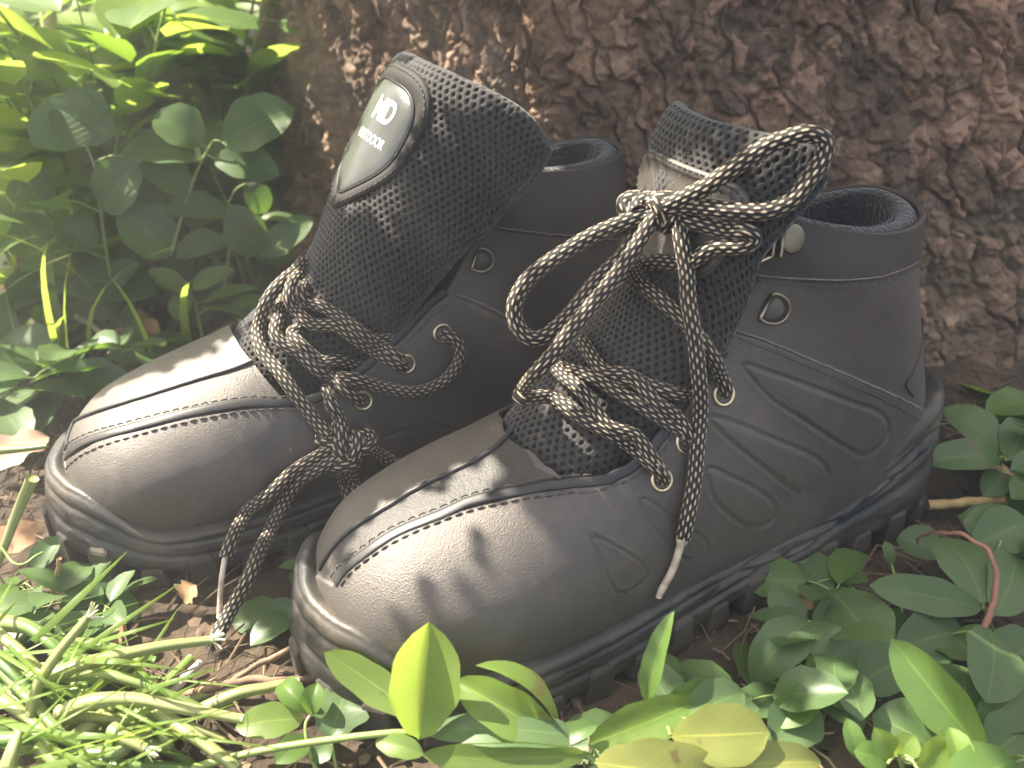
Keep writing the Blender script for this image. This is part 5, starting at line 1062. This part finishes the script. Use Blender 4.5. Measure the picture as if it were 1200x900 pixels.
def fill():
    pr = [proto(15, 7, 'bbm', 4.2, 21), proto(20, 8, 'mb', 4.6, 22), proto(11, 6, 'bm', 3.8, 23), proto(17, 7, 'mbb', 4.4, 24, .5), proto(2.6, 4, 'd', 4.2, 25, flat=True), proto(2.2, 3, 'dm', 3.8, 26, flat=True), proto(3.0, 4, 'd', 4.6, 27, flat=True)]
    used = set()
    def put(k, x, y, sc, lab, grp):
        o = pr[k] if k not in used else copy_tree(pr[k]); used.add(k); o.location = (x * U, y * U, float(gh(x, y)) * U); o.rotation_euler[2] = RNG.uniform(0, 6.28); o.scale = (sc,) * 3; tag(o, lab, 'weed', grp); return o
    # the tall bright tangle at the left
    for i in range(76):
        y = 59 + 60 * (i / 76) ** 1.2 + RNG.uniform(-2, 2); xl = -.60 * y * .95; xr = -.235 * y - 3.5; x = RNG.uniform(xl, xr)
        if y < 62: x = RNG.uniform(xl, min(xr, -24))
        if np.hypot(x - 20, y - 91) < 45: x = -29 + RNG.uniform(-6, 0)
        px = float(proj([x, y, 8.0])[0]); side = 'at the far left' if px < 110 else ('in the middle of the tangle' if px < 210 else 'close to the trunk'); row = 'nearest row' if y < 68 else ('middle depth' if y < 92 else 'furthest back')
        put(i % 4, x, y, RNG.uniform(.85, 1.35), 'leafy sunlit weed %s, %s of the left tangle' % (side, row), 'tall weeds in the tangle left of the trunk')
    # low ones in the shade at the left, behind the far boot
    for x, y in ((-16, 52), (-21, 50), (-27, 48), (-33, 52), (-12, 57), (-19, 58), (-26, 56), (-33, 60), (-8, 56), (-30, 44), (-24, 63), (-15, 64), (-36, 47)):
        put(4 + int(RNG.integers(3)), x + RNG.normal(), y, RNG.uniform(.7, 1.0), 'low weed on the shaded soil between the far boot and the tree', 'low weeds between the far boot and the tree')
    # and at the lower right
    for x, y in ((24, 33), (22, 25), (28, 38), (18, 22), (30, 34), (28, 43)):
        put(4 + int(RNG.integers(3)), x + RNG.normal() * .6, y, RNG.uniform(.6, .9), 'low dark weed in the shade to the right of the near boot', 'low weeds right of the near boot')
    for i, (px, py) in enumerate(((760, 885), (880, 838), (930, 782), (870, 890), (990, 735))):
        p = on_z(px, py, .5); put(4 + i % 3, p[0], p[1], .5 + .2 * RNG.random(), 'small dark weed growing along the side of the near boot sole', 'small weeds along the near boot sole')
    for i, (px, py) in enumerate(((352, 728), (395, 712), (95, 715), (135, 722), (30, 700))):
        p = on_z(px, py, .5); put(4 + i % 3, p[0], p[1], (.4 + .15 * RNG.random()), 'small dark weed on the littered soil in front of the far boot', 'small weeds in front of the far boot')
    # grass blades at the left
    mb = MB()
    for i in range(190):
        x = RNG.uniform(-52, -20); y = RNG.uniform(50, 115); 
        if np.hypot(x - 20, y - 91) < 44: continue
        z = float(gh(x, y)); h = RNG.uniform(5, 15); a = RNG.uniform(0, 6.28); d = np.array([math.cos(a), math.sin(a), 0]) * h * RNG.uniform(.2, .9); t = np.linspace(0, 1, 7)[:, None]; P = np.array([x, y, z]) + d * t ** 2 + np.array([0, 0, h]) * (t - .25 * t ** 2); sd = np.array([-math.sin(a), math.cos(a), 0]); w_ = RNG.uniform(.15, .4) * (1 - t ** 2 * .95); V = np.stack([P - sd * w_, P + sd * w_], 1).reshape(-1, 3); mb.add(V, grid_faces(7, 2).tolist(), np.tile([[.2, .5], [.8, .5]], (7, 1)))
    o = mb.build('grass', G_BRI, None); tag(o, 'thin grass blades through the tangle at the left', 'grass', kind='stuff')
    # a few bushes farther off
    for j, (x, y, R_, lab) in enumerate(((-75, 170, 40, 'rounded bush in full sun at the far upper left'), (-35, 185, 38, 'bush behind the tangle, just left of the trunk'), (-120, 200, 60, 'wide bush beyond the tangle at the left edge'), (10, 260, 60, 'bush hidden behind the trunk'), (-70, 280, 80, 'tall bush closing the view behind the tangle'))):
        r = empty('bush', (x, y, 0)); tag(r, lab, 'bush'); mb = MB(); 
        for i in range(900):
            v = RNG.normal(size=3); v /= np.linalg.norm(v); c = np.array([x, y, R_ * .6]) + v * R_ * RNG.uniform(.55, 1.0) * [1, .8, .9]
            if c[2] < 1: c[2] = RNG.uniform(1, 15)
            V, F, uv = leaf_geo(RNG.uniform(4, 8), RNG.uniform(2, 4), .3, .1, 0, 1, 4, 3); Rm = np.array(Euler(RNG.uniform(0, 6.28, 3).tolist()).to_matrix()); mb.add(V @ Rm.T + c, F.tolist(), uv)
        f = mb.build('foliage', (G_BRI, G_MID)[j % 2], r); f['kind'] = 'stuff'
        for k in range(5):
            e = np.array([x, y, 0]) + np.array([RNG.normal() * R_ * .35, RNG.normal() * R_ * .3, R_ * 1.0]); tube('stem', spline(np.array([[x, y, 0], (np.array([x, y, 0]) + e) / 2 + RNG.normal(size=3) * 2, e]), 12), np.linspace(1.2, .4, 12), STEM_B, r, 7)
    for j, (x, y, h) in enumerate(((-34, 74, 30),)):   # the pale stout stems seen in the tangle
        o = tube('thick_stem', spline(np.array([[x, y, 0], [x - .6, y, h * .5], [x + .5, y + 1, h]]), 20), np.linspace(.7, .5, 20), noise_mat('pale_stem', (.34, .30, .16), (.5, .44, .26), 40, .7, .4), None, 10); tag(o, ('stout pale stem standing in the sunlit tangle', 'thinner pale stem in the tangle, nearer the trunk')[j], 'stem')
fill()
# ---------------------------------------------------------------- unseen crown leaves overhead, added and shaped with gaps to cast the sun patches
SUNNY = [  # outlines in the photograph of what the sun reaches
    [(50, 545), (90, 478), (180, 443), (300, 404), (325, 462), (356, 500), (350, 545), (220, 566), (140, 560), (60, 565)],
    [(410, 640), (450, 598), (505, 575), (560, 577), (530, 604), (450, 634)], [(418, 655), (468, 630), (482, 652), (478, 700), (440, 712), (415, 690)], [(502, 624), (540, 610), (543, 640), (524, 674), (506, 660)], [(580, 600), (606, 596), (632, 622), (652, 664), (648, 698), (604, 704), (580, 660)],
    [(440, 70), (500, 66), (590, 105), (590, 124), (510, 104), (488, 140), (440, 222), (400, 238), (388, 235), (400, 190)], [(596, 120), (640, 140), (640, 158), (600, 140)],
    [(298, 330), (345, 305), (345, 335), (318, 410), (298, 400)], [(325, 360), (340, 372), (335, 410), (320, 410)],
    [(730, 225), (800, 190), (860, 205), (800, 255), (740, 275)], [(640, 295), (740, 245), (748, 275), (655, 310)], [(920, 215), (960, 180), (972, 200), (935, 250), (905, 250)], [(895, 138), (930, 150), (915, 165), (890, 155)],
    [(655, 440), (685, 450), (745, 515), (725, 520), (670, 480), (640, 478)], [(795, 580), (802, 680), (770, 700), (768, 670)],
    [(-40, 700), (110, 720), (260, 740), (360, 790), (440, 850), (480, 900), (-40, 930)], [(370, 750), (490, 720), (560, 770), (700, 830), (720, 910), (360, 910)], [(500, 780), (650, 780), (830, 815), (910, 840), (960, 910), (600, 910)],
    [(1010, 845), (1150, 850), (1150, 915), (1000, 915)], [(1060, 760), (1100, 800), (1120, 840), (1090, 830)],
    [(-40, -60), (310, -60), (300, 90), (270, 120), (200, 160), (150, 130), (50, 120), (-40, 200)], [(-40, 200), (60, 180), (120, 260), (70, 330), (-40, 330)], [(165, 310), (275, 305), (310, 350), (300, 385), (215, 345)], [(-40, 500), (60, 500), (60, 560), (20, 620), (0, 680), (-40, 680)], [(190, 155), (222, 160), (218, 182), (195, 180)], [(138, 198), (158, 200), (172, 232), (140, 240)], [(205, 252), (250, 252), (250, 262), (210, 262)], [(335, 270), (368, 255), (350, 290)], [(240, 210), (268, 205), (262, 225)], [(270, 150), (315, 140), (318, 170), (275, 175)], [(250, 180), (285, 180), (285, 195), (250, 200)],
    [(345, 660), (400, 690), (440, 730), (470, 755), (465, 775), (400, 740), (345, 690)], [(628, 175), (665, 185), (640, 215)], [(40, 330), (110, 370), (80, 400), (30, 400)]]
def shade_crown():
    bpy.context.view_layer.update(); dg = bpy.context.evaluated_depsgraph_get()
    def on_scene(x, y, noboot=False):
        d = at(x, y, 1.0) - CAM; d /= np.linalg.norm(d); ok, loc, _n, _i, ob_, _m = SC.ray_cast(dg, Vector(CAM * U) + Vector(d) * .02, Vector(d))
        if noboot and ok and ob_.name.split('.')[0] in ('upper', 'sole', 'tread_lug', 'outsole_plate'): return None
        if ok and loc[1] < 1.6: return np.array(loc) / U
        d = at(x, y, 1.0) - CAM; d /= np.linalg.norm(d); best = 1e9
        for bv in TREES:
            h, n, _, dist = bv.ray_cast(Vector(CAM), Vector(d))
            if h is not None and dist < best: best = dist
        if best < 1e8: return CAM + d * best
        hgt = 3.0 if y > 550 else (2 if y > 350 else 9.0); p = CAM + d * (hgt - CAM[2]) / min(d[2], -.12)
        if np.hypot(*(p[:2] - TC)) < 44 and x > 260:
            pass
        return p
    e1 = np.cross(SUN, [0, 0, 1.0]); e1 /= np.linalg.norm(e1); e2 = np.cross(SUN, e1)
    TREES = [bvh_of([b.upper_geo, b.t.geo, b.sole_geo]) for b in (A, B)]
    pts = []; res = .5; lit = set()
    for poly in SUNNY:
        pl = np.array(poly, float); x0, y0 = pl.min(0); x1, y1 = pl.max(0)
        for x in np.arange(x0, x1 + 6, 6 if y0 > 250 or x0 > 330 else 9):
            for y in np.arange(y0, y1 + 6, 6 if y0 > 250 or x0 > 330 else 9):
                if in_poly(np.array([x, y]), pl):
                    p = on_scene(x, y, y0 > 695)
                    if p is not None: pts.append((p @ e1, p @ e2, p @ SUN))
    pts = np.array(pts); 
    for a, b_, c in pts: lit.add((int(round(a / res)), int(round(b_ / res))))
    # zone to be shaded
    xs = []
    for x in range(-60, 1300, 40):
        for y in range(-40, 960, 40): p = on_scene(x, y); xs.append((p @ e1, p @ e2))
    xs = np.array(xs); xs = xs[(np.abs(xs[:, 0]) < 120) & (np.abs(xs[:, 1]) < 160)]
    a0, b0 = np.percentile(xs, .3, axis=0) - 10; a1, b1 = np.percentile(xs, 99.7, axis=0) + 10; a1 = max(a1, a0 + 60)
    mb = MB(); n = 0; TOP = 58.0
    nleaf = 34000
    for i in range(nleaf):
        if i < 18000: a = RNG.uniform(a0, a1); b_ = RNG.uniform(b0, b1); L = RNG.uniform(2.6, 5.0) if i < 12500 else RNG.uniform(1.4, 2.4)
        else: q = pts[RNG.integers(len(pts))]; a = q[0] + RNG.normal() * 3.5; b_ = q[1] + RNG.normal() * 3.5; L = RNG.uniform(1.0, 2.0) if i < 34000 else RNG.uniform(.55, .95)
        rr = L * .42
        ia, ib = int(round(a / res)), int(round(b_ / res)); k = int(math.ceil(rr / res)); bad = False
        for da in range(-k, k + 1):
            for db in range(-k, k + 1):
                if da * da + db * db <= k * k and (ia + da, ib + db) in lit: bad = True; break
            if bad: break
        if bad: continue
        depth = TOP + RNG.uniform(0, 22); c = e1 * a + e2 * b_ + SUN * depth
        g0 = c - SUN * (c[2] - 8) / SUN[2]
        if g0[1] > 60 and g0[0] < -21 and RNG.random() < .9: continue
        if c[2] < 34 or np.hypot(*(c[:2] - TC)) < 44: continue
        V, F, uv = leaf_geo(L, L * .6, .15, .05, 0, 1, 4, 3); V[:, 1] -= L / 2; nrm = SUN + RNG.normal(size=3) * .35; q = Vector(nrm).to_track_quat('Z', 'Y') @ Euler((0, 0, RNG.uniform(0, 6.28))).to_quaternion(); Rm = np.array(q.to_matrix()); mb.add(V @ Rm.T + c, F.tolist(), uv); n += 1
    near = set()                    # close the edges of the gaps with small leaflets
    for q in lit:
        for da in range(-3, 4):
            for db in range(-3, 4):
                r_ = (q[0] + da, q[1] + db)
                if r_ not in lit: near.add(r_)
    for q in sorted(near):
        if any((q[0] + i, q[1] + j) in lit for i, j in ((1, 0), (-1, 0), (0, 1), (0, -1))) and (q[0] * 3 + q[1]) % 4 == 0: continue
        c = e1 * (q[0] * res) + e2 * (q[1] * res) + SUN * (TOP - 4 + RNG.uniform(-3, 3))
        if c[2] < 34 or np.hypot(*(c[:2] - TC)) < 44: continue
        g0 = c - SUN * (c[2] - 8) / SUN[2]
        if g0[1] > 56 and g0[0] < -20: continue
        L = RNG.uniform(.7, .85); V, F, uv = leaf_geo(L, L * .75, .1, .05, 0, 1, 4, 3); V[:, 1] -= L / 2; qt = Vector(SUN + RNG.normal(size=3) * .15).to_track_quat('Z', 'Y') @ Euler((0, 0, RNG.uniform(0, 6.28))).to_quaternion(); Rm = np.array(qt.to_matrix()); mb.add(V @ Rm.T + c, F.tolist(), uv); n += 1
    cr = mb.build('shade_crown', G_DARK, TREE); cr['kind'] = 'stuff'
    def hits(P, r): return sum((int(round(p @ e1 / res)) + i, int(round(p @ e2 / res)) + j) in lit for p in P for i in (-2, 0, 2) for j in (-2, 0, 2))
    for k in range(5):              # unseen limbs that carry the added leaves, kept where they shade what the photograph shows shaded
        best = None
        for tr in range(60):
            a = RNG.uniform(a0 - 10, a1 + 10); b_ = RNG.uniform(b0 - 10, b1 + 10); e = e1 * a + e2 * b_ + SUN * (TOP + 30 + RNG.uniform(0, 20))
            st = np.array([TC[0] - 30 + 5 * k, TC[1] - 22 + 6 * k, 150 + 8 * k]); P = spline(np.array([st, st * .55 + e * .45 + [0, 0, 25], e]), 60); sc_ = hits(P, 1)
            if best is None or sc_ < best[0] or (sc_ == best[0] and np.linalg.norm(e - st) > best[2]): best = (sc_, P, np.linalg.norm(e - st))
        tube('branch', best[1], np.linspace(2.2, .3, 60), STEM_B, TREE, 9)
shade_crown()
# ---------------------------------------------------------------- added scattering box, standing in for the lens veil that lifts the blacks
def veil(dens=.23):
    x0, x1, y0, y1, z0, z1 = -450, 450, -60, 520, -110, 330
    V = [(x, y, z) for x in (x0, x1) for y in (y0, y1) for z in (z0, z1)]; F = [[0, 1, 3, 2], [4, 6, 7, 5], [0, 4, 5, 1], [2, 3, 7, 6], [0, 2, 6, 4], [1, 5, 7, 3]]
    m = bpy.data.materials.new('lens_veil'); m.use_nodes = True; t = m.node_tree; t.nodes.remove(t.nodes['Principled BSDF']); v = t.nodes.new('ShaderNodeVolumePrincipled')
    v.inputs['Density'].default_value = dens; v.inputs['Color'].default_value = (.95, .92, .88, 1); v.inputs['Anisotropy'].default_value = .3
    t.links.new(v.outputs[0], t.nodes['Material Output'].inputs['Volume']); o = mesh('veil', V, F, m, None, smooth=False); tag(o, 'added haze in the air', kind='stuff')
veil()
bpy.context.view_layer.update()
